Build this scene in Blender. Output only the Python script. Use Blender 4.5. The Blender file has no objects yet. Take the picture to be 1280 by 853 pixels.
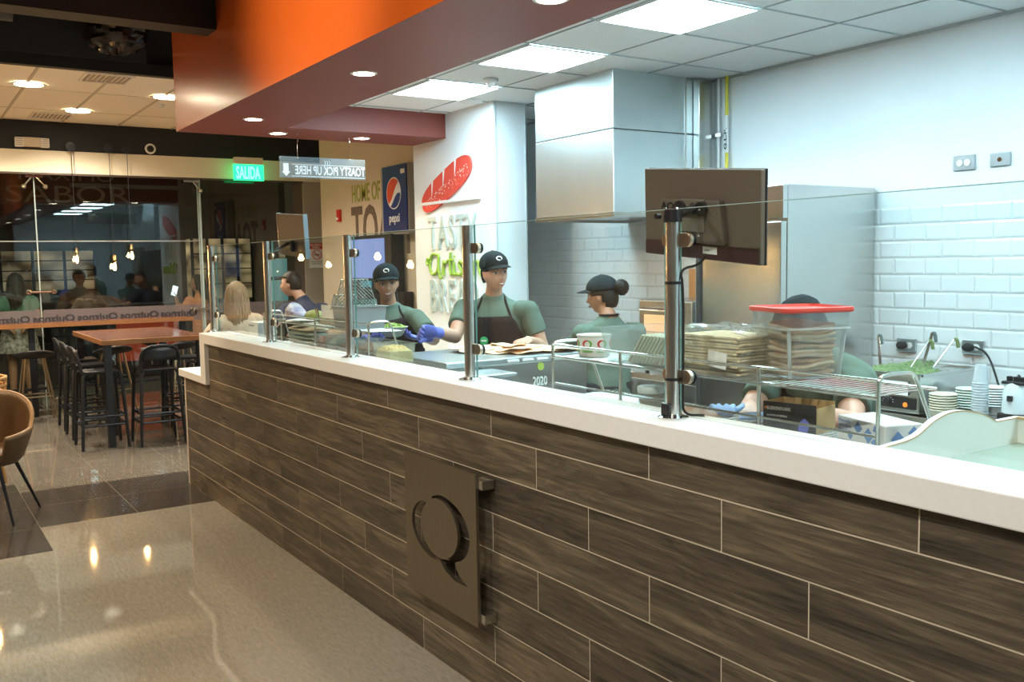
import bpy, bmesh, math, random
from mathutils import Vector, Matrix, Euler
random.seed(7)
PI = math.pi
SC = bpy.context.scene
COL = SC.collection

# ------------------------------------------------------------------ materials
MATS = {}
def mat(name, color=(.8, .8, .8), rough=.5, metal=0., spec=.5, emit=None, es=0., alpha=1., trans=0., ior=1.45, coat=0., sub=0.):
    if name in MATS:
        return MATS[name]
    m = bpy.data.materials.new(name); m.use_nodes = True
    b = m.node_tree.nodes['Principled BSDF']
    b.inputs['Base Color'].default_value = (*color, 1)
    b.inputs['Roughness'].default_value = rough
    b.inputs['Metallic'].default_value = metal
    b.inputs['Specular IOR Level'].default_value = spec
    b.inputs['IOR'].default_value = ior
    b.inputs['Transmission Weight'].default_value = trans
    b.inputs['Alpha'].default_value = alpha
    b.inputs['Coat Weight'].default_value = coat
    if coat: b.inputs['Coat Roughness'].default_value = .22; b.inputs['Coat IOR'].default_value = 1.65
    if sub:
        b.inputs['Subsurface Weight'].default_value = sub
        b.inputs['Subsurface Radius'].default_value = (.02, .008, .004)
    if emit:
        b.inputs['Emission Color'].default_value = (*emit, 1)
        b.inputs['Emission Strength'].default_value = es
    MATS[name] = m
    return m
def nt(m):
    t = m.node_tree
    return t.nodes, t.links, t.nodes['Principled BSDF']
def add_noise(m, scale=20, amount=.15, stretch=(1, 1, 1), detail=5, bump=0., rough_var=0., coord='Object', c2=None):
    """two-tone procedural variation of the base colour, with optional bump"""
    N, L, B = nt(m)
    tc = N.new('ShaderNodeTexCoord'); mp = N.new('ShaderNodeMapping'); mp.inputs['Scale'].default_value = stretch
    no = N.new('ShaderNodeTexNoise'); no.inputs['Scale'].default_value = scale; no.inputs['Detail'].default_value = detail
    L.new(tc.outputs[coord], mp.inputs[0]); L.new(mp.outputs[0], no.inputs[0])
    base = B.inputs['Base Color'].default_value[:3]
    r = N.new('ShaderNodeValToRGB'); e = r.color_ramp.elements
    e[0].position = .3; e[1].position = .7
    if c2 is None:
        e[0].color = (*[c * (1 - amount) for c in base], 1); e[1].color = (*[min(1, c * (1 + amount)) for c in base], 1)
    else:
        e[0].color = (*base, 1); e[1].color = (*c2, 1)
    L.new(no.outputs['Fac'], r.inputs[0]); L.new(r.outputs[0], B.inputs['Base Color'])
    if bump:
        bp = N.new('ShaderNodeBump'); bp.inputs['Strength'].default_value = bump; bp.inputs['Distance'].default_value = .01
        L.new(no.outputs['Fac'], bp.inputs['Height']); L.new(bp.outputs[0], B.inputs['Normal'])
    if rough_var:
        mr = N.new('ShaderNodeMapRange'); r0 = B.inputs['Roughness'].default_value
        mr.inputs[3].default_value = max(0, r0 - rough_var); mr.inputs[4].default_value = r0 + rough_var
        L.new(no.outputs['Fac'], mr.inputs[0]); L.new(mr.outputs[0], B.inputs['Roughness'])
    return m
def pane_mat(name, tint=(1, 1, 1), base=.04, rough=0., strength=1., body=0., body_col=(.8, .9, .9)):
    """thin clear sheet: transparent + mirror mixed by the facing angle, optionally a little milky body"""
    m = bpy.data.materials.new(name); m.use_nodes = True
    N, L = m.node_tree.nodes, m.node_tree.links
    N.clear()
    out = N.new('ShaderNodeOutputMaterial'); mix = N.new('ShaderNodeMixShader')
    tr = N.new('ShaderNodeBsdfTransparent'); tr.inputs[0].default_value = (*tint, 1)
    gl = N.new('ShaderNodeBsdfGlossy'); gl.inputs['Roughness'].default_value = rough
    lw = N.new('ShaderNodeLayerWeight'); lw.inputs['Blend'].default_value = .5
    pw = N.new('ShaderNodeMath'); pw.operation = 'POWER'; pw.inputs[1].default_value = 5
    mu = N.new('ShaderNodeMath'); mu.operation = 'MULTIPLY_ADD'; mu.inputs[1].default_value = (1 - base) * strength; mu.inputs[2].default_value = base
    L.new(lw.outputs['Facing'], pw.inputs[0]); L.new(pw.outputs[0], mu.inputs[0]); L.new(mu.outputs[0], mix.inputs[0])
    src = tr
    if body:
        df = N.new('ShaderNodeBsdfDiffuse'); df.inputs[0].default_value = (*body_col, 1)
        m2 = N.new('ShaderNodeMixShader'); m2.inputs[0].default_value = body
        L.new(tr.outputs[0], m2.inputs[1]); L.new(df.outputs[0], m2.inputs[2]); src = m2
    L.new(src.outputs[0], mix.inputs[1]); L.new(gl.outputs[0], mix.inputs[2]); L.new(mix.outputs[0], out.inputs[0])
    MATS[name] = m
    return m

# ------------------------------------------------------------------ geometry collector
class MB:
    def __init__(s): s.v = []; s.f = []; s.mi = []; s.cur = 0
    def add(s, vs, fs):
        n = len(s.v); s.v += [tuple(v) for v in vs]
        for f in fs: s.f.append(tuple(i + n for i in f)); s.mi.append(s.cur)
        return s
    def box(s, x0, x1, y0, y1, z0, z1, M=None):
        vs = [Vector((x, y, z)) for z in (z0, z1) for y in (y0, y1) for x in (x0, x1)]
        if M: vs = [M @ v for v in vs]
        return s.add(vs, [(0, 2, 3, 1), (4, 5, 7, 6), (0, 1, 5, 4), (2, 6, 7, 3), (0, 4, 6, 2), (1, 3, 7, 5)])
    def quad(s, a, b, c, d): return s.add([a, b, c, d], [(0, 1, 2, 3)])
    def tube(s, pts, r, n=10, smooth=0, flat=None):
        """round (or flattened) tube along a polyline; r a number or a list"""
        P = [Vector(p) for p in pts]
        R = list(r) if isinstance(r, (list, tuple)) else [r] * len(P)
        for _ in range(smooth):
            Q = [P[0]]; RR = [R[0]]
            for i in range(len(P) - 1):
                a, b = P[i], P[i + 1]
                Q += [a.lerp(b, .25), a.lerp(b, .75)]; RR += [R[i] * .75 + R[i + 1] * .25, R[i] * .25 + R[i + 1] * .75]
            Q.append(P[-1]); RR.append(R[-1]); P, R = Q, RR
        vs = []; fs = []; up = None
        for i, p in enumerate(P):
            t = (P[min(i + 1, len(P) - 1)] - P[max(i - 1, 0)])
            t = t.normalized() if t.length > 1e-9 else Vector((0, 0, 1))
            if up is None: up = Vector((0, 0, 1)) if abs(t.z) < .9 else Vector((0, 1, 0))
            a = t.cross(up)
            if a.length < 1e-6: a = t.orthogonal()
            a.normalize(); b = a.cross(t).normalized(); up = b
            for k in range(n):
                th = 2 * PI * k / n
                vs.append(p + a * math.cos(th) * R[i] + b * math.sin(th) * R[i] * (flat or 1))
        for i in range(len(P) - 1):
            for k in range(n):
                fs.append((i * n + k, i * n + (k + 1) % n, (i + 1) * n + (k + 1) % n, (i + 1) * n + k))
        fs.append(tuple(range(n - 1, -1, -1))); fs.append(tuple(range((len(P) - 1) * n, len(P) * n)))
        return s.add(vs, fs)
    def loft(s, rings, n=20, side=(1, 0, 0)):
        """rings: (centre, half_width, half_depth[, side]); width runs along side, depth across it and the path"""
        C = [Vector(r[0]) for r in rings]; vs = []; fs = []
        for i, r in enumerate(rings):
            t = (C[min(i + 1, len(C) - 1)] - C[max(i - 1, 0)]).normalized()
            sd = Vector(r[3]) if len(r) > 3 else Vector(side)
            a = (sd - t * sd.dot(t)).normalized(); b = t.cross(a).normalized()
            for k in range(n):
                th = 2 * PI * k / n
                vs.append(C[i] + a * math.cos(th) * r[1] + b * math.sin(th) * r[2])
        m = len(C)
        for i in range(m - 1):
            for k in range(n):
                fs.append((i * n + k, i * n + (k + 1) % n, (i + 1) * n + (k + 1) % n, (i + 1) * n + k))
        fs.append(tuple(range(n - 1, -1, -1))); fs.append(tuple(range((m - 1) * n, m * n)))
        return s.add(vs, fs)
    def lathe(s, prof, c=(0, 0, 0), n=24, axis='z', M=None, caps=True):
        vs = []; fs = []
        for r, h in prof:
            for k in range(n):
                th = 2 * PI * k / n; a, b = r * math.cos(th), r * math.sin(th)
                v = Vector((a, b, h)) if axis == 'z' else (Vector((a, h, b)) if axis == 'y' else Vector((h, a, b)))
                if M: v = M @ v
                vs.append(v + Vector(c))
        m = len(prof)
        for i in range(m - 1):
            for k in range(n):
                fs.append((i * n + k, i * n + (k + 1) % n, (i + 1) * n + (k + 1) % n, (i + 1) * n + k))
        if caps and prof[0][0] > 1e-6: fs.append(tuple(range(n - 1, -1, -1)))
        if caps and prof[-1][0] > 1e-6: fs.append(tuple(range((m - 1) * n, m * n)))
        return s.add(vs, fs)
    def ell(s, c, r, nu=16, nv=10, M=None, keep=None):
        vs = []; fs = []
        for j in range(nv + 1):
            ph = PI * j / nv - PI / 2
            for i in range(nu):
                th = 2 * PI * i / nu
                v = Vector((r[0] * math.cos(ph) * math.cos(th), r[1] * math.cos(ph) * math.sin(th), r[2] * math.sin(ph)))
                if M: v = M @ v
                vs.append(v + Vector(c))
        for j in range(nv):
            for i in range(nu):
                f = (j * nu + i, j * nu + (i + 1) % nu, (j + 1) * nu + (i + 1) % nu, (j + 1) * nu + i)
                if keep:
                    cc = sum((vs[q] for q in f), Vector()) / 4 - Vector(c)
                    if not keep(cc): continue
                fs.append(f)
        return s.add(vs, fs)
    def prism(s, poly, y0, y1, M=None, plane='xz'):
        """2-D outline given depth"""
        def P(a, b, d):
            v = Vector((a, d, b)) if plane == 'xz' else (Vector((d, a, b)) if plane == 'yz' else Vector((a, b, d)))
            return M @ v if M else v
        n = len(poly)
        vs = [P(a, b, y0) for a, b in poly] + [P(a, b, y1) for a, b in poly]
        fs = [tuple(range(n)), tuple(range(2 * n - 1, n - 1, -1))] + [(i, n + i, n + (i + 1) % n, (i + 1) % n) for i in range(n)]
        return s.add(vs, fs)
    def xf(s, M): s.v = [tuple(M @ Vector(v)) for v in s.v]; return s
    def build(s, name, mats, parent=None, smooth=False, bevel=0., solid=0., weld=True, loc=None, remesh=0., subsurf=0, smoothit=0, angle=40, recalc=True):
        me = bpy.data.meshes.new(name); me.from_pydata(s.v, [], s.f)
        if not isinstance(mats, (list, tuple)): mats = [mats]
        for m in mats: me.materials.append(m)
        for p, mi in zip(me.polygons, s.mi): p.material_index = mi
        if recalc:
            bm = bmesh.new(); bm.from_mesh(me)
            if weld: bmesh.ops.remove_doubles(bm, verts=bm.verts, dist=1e-5)
            bmesh.ops.recalc_face_normals(bm, faces=bm.faces); bm.to_mesh(me); bm.free()
        o = bpy.data.objects.new(name, me); COL.objects.link(o)
        if parent is not None: o.parent = parent
        if loc: o.location = loc
        if remesh:
            r = o.modifiers.new('r', 'REMESH'); r.mode = 'VOXEL'; r.voxel_size = remesh; r.use_smooth_shade = True
            if smoothit:
                q = o.modifiers.new('s', 'SMOOTH'); q.factor = .5; q.iterations = smoothit
            bake(o)
        if solid:
            q = o.modifiers.new('t', 'SOLIDIFY'); q.thickness = solid; q.offset = 0
        if subsurf:
            q = o.modifiers.new('u', 'SUBSURF'); q.levels = q.render_levels = subsurf
        if bevel:
            q = o.modifiers.new('b', 'BEVEL'); q.width = bevel; q.segments = 2; q.limit_method = 'ANGLE'; q.angle_limit = math.radians(40)
        if smooth:
            for p in o.data.polygons: p.use_smooth = True
            if angle < 180 and not remesh:
                o.data.set_sharp_from_angle(angle=math.radians(angle))
        return o
def bake(o):
    """apply the modifiers to the mesh"""
    dg = bpy.context.evaluated_depsgraph_get(); dg.update()
    me = bpy.data.meshes.new_from_object(o.evaluated_get(dg), depsgraph=dg)
    ms = list(o.data.materials); o.modifiers.clear(); o.data = me
    if not me.materials:
        for m in ms: me.materials.append(m)
    return o
def empty(name, label, cat, loc=(0, 0, 0), rz=0., group=None):
    o = bpy.data.objects.new(name, None); COL.objects.link(o); o.empty_display_size = .05
    o.location = loc; o.rotation_euler = (0, 0, rz); o['label'] = label; o['category'] = cat
    if group: o['group'] = group
    return o
def tag(o, label, cat, group=None):
    o['label'] = label; o['category'] = cat
    if group: o['group'] = group
    return o
def struct(o): o['kind'] = 'structure'; return o
def kids(o): return [c for c in bpy.data.objects if c.parent == o]
def copy_tree(o, parent=None):
    c = o.copy(); COL.objects.link(c)
    if parent is not None: c.parent = parent
    for ch in kids(o): copy_tree(ch, c)
    return c
def clone(src, loc, rz=0., label=None, group=None):
    c = copy_tree(src); c.location = loc; c.rotation_euler = (0, 0, rz)
    if label: c['label'] = label
    if group: c['group'] = group
    return c
ORD = 'bottom second third fourth fifth sixth seventh eighth ninth tenth eleventh twelfth thirteenth fourteenth fifteenth'.split()
def rank(i, n): return 'the bottom one' if i == 0 else 'topmost' if i == n - 1 else ORD[i] + ' from the bottom'
# lettering
def text_mb(txt, size, origin, right, up, depth=.002, xs=1., align='LEFT', spacing=1., bold=0., shear=0., mb=None, fit=0):
    cu = bpy.data.curves.new('t', 'FONT'); cu.body = txt; cu.size = size; cu.extrude = depth / 2
    cu.align_x = align; cu.space_character = spacing; cu.offset = bold; cu.shear = shear; cu.resolution_u = 3
    ob = bpy.data.objects.new('t', cu); COL.objects.link(ob)
    dg = bpy.context.evaluated_depsgraph_get(); dg.update()
    me = bpy.data.meshes.new_from_object(ob.evaluated_get(dg), depsgraph=dg)
    r, u = Vector(right).normalized(), Vector(up).normalized(); n = r.cross(u)
    mb = mb or MB()
    if fit: xs = fit / max(1e-6, max(v.co.x for v in me.vertices) - min(v.co.x for v in me.vertices))
    mb.add([Vector(origin) + r * v.co.x * xs + u * v.co.y + n * v.co.z for v in me.vertices], [tuple(p.vertices) for p in me.polygons])
    bpy.data.objects.remove(ob); bpy.data.curves.remove(cu); bpy.data.meshes.remove(me)
    return mb
X, Y, Z = Vector((1, 0, 0)), Vector((0, 1, 0)), Vector((0, 0, 1))

# ------------------------------------------------------------------ camera (33 mm lens on a full frame, eye 1.66 m)
cd = bpy.data.cameras.new('camera'); cam = bpy.data.objects.new('camera', cd); COL.objects.link(cam)
fw = Vector((-0.83132342, 0.54921782, -0.08521249)); rt = Vector((0.55234487, 0.83344585, -0.01682751)); upv = rt.cross(fw)
cam.matrix_world = Matrix(((rt.x, upv.x, -fw.x, 1.16823), (rt.y, upv.y, -fw.y, -1.81675), (rt.z, upv.z, -fw.z, 1.66113), (0, 0, 0, 1)))
cd.sensor_width = 36; cd.lens = 1168.63 / 1280 * 36; cd.clip_start = .05
SC.camera = cam

# ------------------------------------------------------------------ palette
M_white = add_noise(mat('white wall paint', (.82, .85, .86), .6), 3, .02)
M_cream = add_noise(mat('beige wall paint', (.62, .53, .40), .65), 4, .03)
M_greige = add_noise(mat('greige wall paint', (.42, .37, .29), .65), 4, .03)
M_header = add_noise(mat('cream header paint', (.82, .74, .56), .45), 3, .03)
M_black = mat('black ceiling paint', (.012, .013, .014), .6)
M_blackpl = mat('black plastic', (.015, .015, .017), .35)
M_rubber = mat('black rubber', (.012, .012, .012), .7)
M_orange = add_noise(mat('orange soffit paint', (.74, .15, .02), .42, coat=1.), 2, .04)
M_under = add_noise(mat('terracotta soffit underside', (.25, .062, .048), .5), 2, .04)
M_tile = mat('white glazed wall tile', (.78, .81, .82), .16)
M_grout = mat('pale grout', (.55, .58, .58), .8)
M_steel = add_noise(mat('brushed stainless steel', (.62, .62, .60), .24, 1.), 6, .04, (1, 1, 40), rough_var=.05)
M_steelh = add_noise(mat('polished hood steel', (.66, .74, .75), .34, 1.), 5, .03, (1, 1, .3), bump=.03)
M_chrome = mat('chrome', (.75, .75, .74), .1, 1.)
M_wire = mat('zinc plated wire', (.66, .66, .60), .25, 1.)
M_darksteel = add_noise(mat('dark brushed steel plate', (.29, .255, .20), .42, 1.), 8, .08, (30, 1, 1))
M_slab = add_noise(mat('white quartz worktop', (.84, .83, .80), .28), 60, .02)
M_lam = add_noise(mat('white laminate', (.82, .82, .78), .4), 5, .02)
M_ply = mat('plywood edge', (.55, .38, .2), .6)
M_ceilt = add_noise(mat('ceiling tile white', (.92, .95, .95), .8), 120, .05)
M_tbar = mat('ceiling grid metal', (.46, .52, .53), .6)
M_ceilc = add_noise(mat('ceiling tile warm', (.86, .80, .68), .8), 120, .05)
M_panel = mat('cool light diffuser', (1, 1, 1), .5, emit=(.60, .885, 1.0), es=31)
M_warm = mat('warm lamp lens', (1, 1, 1), .5, emit=(1, .86, .62), es=30)
M_skin = add_noise(mat('skin tan', (.52, .27, .17), .5, sub=.08), 30, .06)
M_skin2 = add_noise(mat('skin fair', (.60, .35, .25), .5, sub=.08), 30, .06)
M_skin3 = add_noise(mat('skin brown', (.40, .19, .11), .5, sub=.08), 30, .06)
M_lip = mat('lips', (.40, .15, .115), .45)
M_teeth = mat('teeth', (.85, .82, .75), .3)
M_eyew = mat('eye white', (.60, .58, .55), .25)
M_eyed = mat('dark iris', (.02, .012, .008), .15)
M_hair = add_noise(mat('black hair', (.008, .007, .006), .5, spec=.25), 60, .5, (1, 1, .1))
M_hairb = add_noise(mat('dark brown hair', (.03, .018, .01), .5), 60, .5, (1, 1, .1))
M_blond = add_noise(mat('ash blonde hair', (.17, .11, .06), .5), 90, .5, (3, 3, .08), c2=(.40, .29, .18), bump=.4)
M_tee = add_noise(mat('grey green cotton tee', (.12, .17, .135), .9, spec=.15), 9, .12)
M_apron = add_noise(mat('black apron cloth', (.016, .009, .011), .8, spec=.2), 12, .2)
M_cap = add_noise(mat('charcoal cap cloth', (.011, .019, .023), .85, spec=.2), 30, .15)
M_glove = mat('blue violet nitrile glove', (.16, .19, .62), .35)
M_whitep = mat('white plastic', (.82, .83, .82), .35)
M_paper = mat('white paper', (.80, .80, .76), .7)
M_navy = add_noise(mat('navy cotton shirt', (.035, .045, .09), .85), 10, .15)
M_jeans = add_noise(mat('dark trousers', (.02, .022, .03), .85), 14, .2)
# ================================================================== SETTING
SX = -10.8           # storefront glass line
# floor: polished tiles, material picks the dark inlay tiles from their real place on the floor
def floor_material():
    m = mat('polished porcelain floor', (.40, .34, .25), .13)
    N, L, B = nt(m)
    tc = N.new('ShaderNodeTexCoord'); sep = N.new('ShaderNodeSeparateXYZ'); L.new(tc.outputs['Object'], sep.inputs[0])
    def M(op, a, b=None, c=None):
        n = N.new('ShaderNodeMath'); n.operation = op
        for i, v in enumerate((a, b, c)):
            if v is None: continue
            if isinstance(v, (int, float)): n.inputs[i].default_value = v
            else: L.new(v, n.inputs[i])
        return n.outputs[0]
    def inside(o, lo, hi): return M('MULTIPLY', M('GREATER_THAN', o, lo), M('LESS_THAN', o, hi))
    x, y = sep.outputs[0], sep.outputs[1]
    dark = M('MAXIMUM', M('MULTIPLY', inside(x, -6.57, -5.445), inside(y, -1.115, .5)), M('MULTIPLY', inside(x, -6.9, -4.845), inside(y, -9., -1.115)))
    far = M('LESS_THAN', x, -6.57)
    no = N.new('ShaderNodeTexNoise'); no.inputs['Scale'].default_value = 5; no.inputs['Detail'].default_value = 12; no.inputs['Roughness'].default_value = .75
    mp = N.new('ShaderNodeMapping'); mp.inputs['Scale'].default_value = (3.0, 13, 1); mp.inputs['Rotation'].default_value = (0, 0, .35)
    L.new(tc.outputs['Object'], mp.inputs[0]); L.new(mp.outputs[0], no.inputs[0])
    no2 = N.new('ShaderNodeTexNoise'); no2.inputs['Scale'].default_value = 160; no2.inputs['Detail'].default_value = 3
    L.new(tc.outputs['Object'], no2.inputs[0])
    mx0 = M('ADD', M('MULTIPLY', no.outputs['Fac'], .7), M('MULTIPLY', no2.outputs['Fac'], .3))
    def ramp(a, b):
        r = N.new('ShaderNodeValToRGB'); e = r.color_ramp.elements
        e[0].position = .36; e[0].color = (*a, 1); e[1].position = .66; e[1].color = (*b, 1); L.new(mx0, r.inputs[0]); return r.outputs[0]
    light = ramp((.22, .195, .145), (.36, .335, .275)); drk = ramp((.014, .012, .010), (.10, .085, .07)); mid = ramp((.12, .105, .085), (.225, .20, .165))
    def mixc(f, a, b):
        n = N.new('ShaderNodeMix'); n.data_type = 'RGBA'; L.new(f, n.inputs[0]); L.new(a, n.inputs[6]); L.new(b, n.inputs[7]); return n.outputs[2]
    c = mixc(far, light, mid); c = mixc(dark, c, drk)
    # grout lines every 0.6 m (x from -4.845, y from -1.115)
    gx = M('ABSOLUTE', M('SUBTRACT', M('FRACT', M('DIVIDE', M('ADD', x, 4.845 + 12), .6)), .5))
    gy = M('ABSOLUTE', M('SUBTRACT', M('FRACT', M('DIVIDE', M('ADD', y, 1.115 + 12), .6)), .5))
    g = M('MAXIMUM', M('GREATER_THAN', gx, .4972), M('GREATER_THAN', gy, .4972))
    gc = N.new('ShaderNodeRGB'); gc.outputs[0].default_value = (.34, .30, .22, 1)
    gm = M('MULTIPLY', g, .55)
    c = mixc(gm, c, gc.outputs[0])
    L.new(c, B.inputs['Base Color'])
    rr = M('ADD', M('MULTIPLY_ADD', no.outputs['Fac'], .012, .045), M('MULTIPLY', dark, .10)); L.new(rr, B.inputs['Roughness'])
    L.new(M('MULTIPLY_ADD', dark, -.25, .5), B.inputs['Specular IOR Level'])
    return m
fl = MB().box(-24, 3.4, -5.2, 9, -.1, 0).build('floor', floor_material()); struct(fl)

kf = struct(MB().box(-6.0, 3.0, .2, 3.2, 0, .004).build('floor', mat('pale kitchen floor tile', (.74, .76, .75), .4)))
# back wall of the kitchen (y = 3.2), with the bevelled 10 x 20 cm tiles up to 1.94 m
struct(MB().box(-7.0, 3.0, 3.2, 3.35, 0, 3.6).build('wall_back', M_white))
tl = MB(); tw, th = .2, .1
row = 0; z = 1.94 - th
while z > .75:
    x = -6.55 + (row % 2) * .1
    while x < 1.6:
        g = .0012; b = .013; y0, y1 = 3.195, 3.1915
        a = [(x + g, y0, z + g), (x + tw - g, y0, z + g), (x + tw - g, y0, z + th - g), (x + g, y0, z + th - g),
             (x + b, y1, z + b), (x + tw - b, y1, z + b), (x + tw - b, y1, z + th - b), (x + b, y1, z + th - b)]
        tl.add(a, [(4, 5, 6, 7), (0, 1, 5, 4), (1, 2, 6, 5), (2, 3, 7, 6), (3, 0, 4, 7)])
        x += tw
    z -= th; row += 1
wb = bpy.data.objects['wall_back']
tl.build('wall_tiles', M_tile, wb, weld=False)
struct(MB().box(2.9, 3.0, .7, 3.2, 0, 3.4).build('wall_right', M_white))
# wall that carries the bread sign, and its return (pillar)
struct(MB().box(-6.58, -5.205, 2.25, 2.565, 0, 3.6).build('wall_left', M_white))
struct(MB().box(-10.03, -6.58, 2.74, 2.95, 0, 3.34).build('wall_far', M_cream))
struct(MB().box(-7.0, -6.58, 2.95, 3.2, 0, 3.6).build('wall_left', M_white))
struct(MB().box(-6.62, -6.58, 2.565, 2.95, 0, 3.6).build('wall_left', M_white))
# two narrow seams on the pillar face
tr = MB(); tr.box(-5.205, -5.198, 2.262, 2.268, .9, 2.93); tr.box(-5.206, -5.1975, 2.55, 2.558, .9, 2.93)
struct(tr.build('trim_1', M_tbar))
# lower shelf rail on that wall (stainless strip)
struct(MB().box(-6.5, -5.6, 2.235, 2.25, 1.05, 1.075).build('trim_2', M_whitep))

struct(MB().box(-11, 3.4, -5.35, -5.2, 0, 4.2).build('wall_rear', M_cream))
struct(MB().box(3.3, 3.4, -5.2, 3.2, 0, 4.2).build('wall_right', M_cream))
# kitchen ceiling: 61 cm tiles, one mesh with metal grid; openings are where the panels sit
ck = MB(); ck.box(-6.6, 3.0, .6, 3.2, 2.935, 3.0)
c0 = struct(ck.build('ceiling', M_ceilt))
gr = MB()
xs = [-2.21 + .61 * k for k in range(-7, 9)]; ys = [3.19, 2.6, 1.99, 1.385]
for x in xs: gr.box(x - .004, x + .004, .7, 3.19, 2.928, 2.934)
for y in ys[1:]: gr.box(-6.5, 2.9, y - .004, y + .004, 2.9285, 2.9345)
gr.box(-6.5, 2.9, 3.18, 3.2, 2.92, 2.934)
gr.build('ceiling_grid', M_tbar, c0)
# L-shaped orange soffit
sf = MB().prism([(3.0, .14), (3.0, .84), (-5.975, .84), (-5.975, 2.25), (-6.58, 2.25), (-6.58, .14)], 2.73, 4.3, plane='xy')
so_ = struct(sf.build('trim_3', [M_orange, M_under]))
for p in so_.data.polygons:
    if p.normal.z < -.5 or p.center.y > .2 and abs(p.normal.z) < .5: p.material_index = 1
# dining side: black upper ceiling, black beams, cream tiled ceiling
struct(MB().box(-11, 3.4, -5.2, .14, 4.2, 4.3).build('ceiling', M_black))
struct(MB().box(-5.60, -5.385, -5.2, .138, 3.27, 4.2).build('trim_4', M_black))
struct(MB().box(-7.46, -7.38, -5.2, 2.74, 3.305, 3.40).build('trim_5', M_black))
struct(MB().box(-7.7, -7.44, -5.2, 2.74, 3.395, 4.2).build('trim_6', M_black))
cc = struct(MB().box(SX, -7.46, -5.2, 3.2, 3.34, 3.40).build('ceiling', M_ceilc))
gg = MB()
for k in range(9):
    y = 2.2 - .61 * k - .45; gg.box(SX, -7.46, y - .012, y + .012, 3.334, 3.341)
for k in range(1, 3): gg.box(-7.46 - 1.22 * k - .005, -7.46 - 1.22 * k + .005, -5.2, 3.2, 3.336, 3.341)
gg.build('ceiling_grid', mat('warm grid metal', (.5, .45, .36), .6), cc)
# storefront: black bulkhead, cream header, jamb, glass
struct(MB().box(SX - .1, SX + .02, -5.2, 3.3, 3.0, 3.34).build('trim_7', M_black))
struct(MB().box(SX - .12, SX + .03, -5.2, 3.3, 2.755, 3.01).build('trim_8', M_header))
hl = MB(); hl.box(SX + .005, SX + .032, -5.2, 2.8, 2.735, 2.757)
for y in (.03,): hl.box(SX + .03, SX + .034, y - .004, y + .004, 2.757, 3.01)
struct(hl.build('trim_9', mat('header edge bronze', (.12, .09, .07), .4, .6)))
struct(MB().box(SX - .1, SX + .02, 2.80, 3.6, 0, 2.76).build('wall_front', M_greige))
struct(MB().box(SX - .3, SX - .02, 2.66, 2.82, 0, 2.76).build('trim_10', mat('brown door jamb', (.16, .12, .09), .5)))
struct(MB().box(SX, -9.9, 3.5, 3.6, 0, 3.4).build('wall_side', M_greige))
M_store = pane_mat('storefront glass', (.78, .85, .83), .055, 0., 1.)
def pane(name, x0, x1, y0, y1, z0, z1, m):
    return MB().box(x0, x1, y0, y1, z0, z1).build(name, m)
w1 = struct(pane('window_1', SX - .006, SX + .006, -5.2, -.405, .01, 2.75, M_store))
w2 = struct(pane('window_2', SX - .006, SX + .006, -.395, 1.42, .01, 2.75, M_store))
d1 = MB().box(-.006, .006, 0, 1.2, .01, 2.74).build('door_1', M_store); d1.location = (SX, 1.45, 0); d1.rotation_euler = (0, 0, 0); struct(d1)
MB().box(-.009, .009, -.012, .012, .01, 2.74).build('glass_edge', mat('pale glass edge', (.35, .45, .43), .2), d1)
# seams, transom line, spider fittings and lock plates of the glazing
M_seam = mat('glass seam silicone', (.30, .36, .34), .3)
for nm, par, y in (('seam', w2, -.40), ('seam', w2, 1.425)):
    MB().box(SX - .006, SX + .010, y - .006, y + .006, .01, 2.75).build(nm, M_seam, par)
MB().box(SX + .006, SX + .011, -3, 1.42, 1.972, 1.984).build('transom_joint', mat('joint metal', (.45, .42, .36), .3, .8), w2)
def spider(y, z, sgn, both=True):
    s = MB(); xx = SX + .05
    s.box(xx - .01, xx + .01, y - .09, y + .09, z - .012, z + .012)
    for q in ((-1, 1) if both else (1,)):
        s.tube([(xx, y + .02 * q, z), (xx, y + .10 * q, z - .10 * sgn)], .009, 8)
        s.ell((xx + .01, y + .11 * q, z - .115 * sgn), (.03, .03, .03), 12, 8)
        s.tube([(xx, y + .11 * q, z - .115 * sgn), (SX, y + .11 * q, z - .115 * sgn)], .012, 8)
    s.build('spider_fitting', M_chrome, w2)
spider(-.40, 2.71, 1); spider(1.34, 2.71, 1, False); spider(-.40, .04, -1)
for y0, y1, z in ((-.52, -.26, 1.40), (1.30, 1.58, 1.13)):
    s = MB(); s.tube([(SX + .035, y0, z), (SX + .035, y1, z)], .014, 8)
    for y in (y0, y1):
        s.ell((SX + .035, y, z), (.03, .034, .034), 12, 8); s.tube([(SX + .035, y, z), (SX, y, z)], .014, 8)
    s.build('lock_bar', M_chrome, w2)
# frosted manifestation strip with the shop name read from behind
M_frost = pane_mat('frosted strip', (.75, .72, .72), .06, .3, .6, body=.34, body_col=(.26, .21, .21))
for p, y0, y1 in ((w1, -5.1, -.42), (w2, -.38, 1.40)):
    MB().box(SX + .007, SX + .009, y0, y1, .99, 1.19).build('frosted_strip', M_frost, p)
MB().box(.007, .009, .03, 1.17, .99, 1.19).build('frosted_strip', M_frost, d1)
t = MB()
for k in range(5):
    text_mb('Quiznos', .105, (SX + .013, 1.36 - .47 * k, 1.055), -Y, Z, .001, 1.25, bold=.003, mb=t)
t.build('lettering', mat('dark vinyl letters', (.03, .025, .03), .5), w2)
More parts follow.
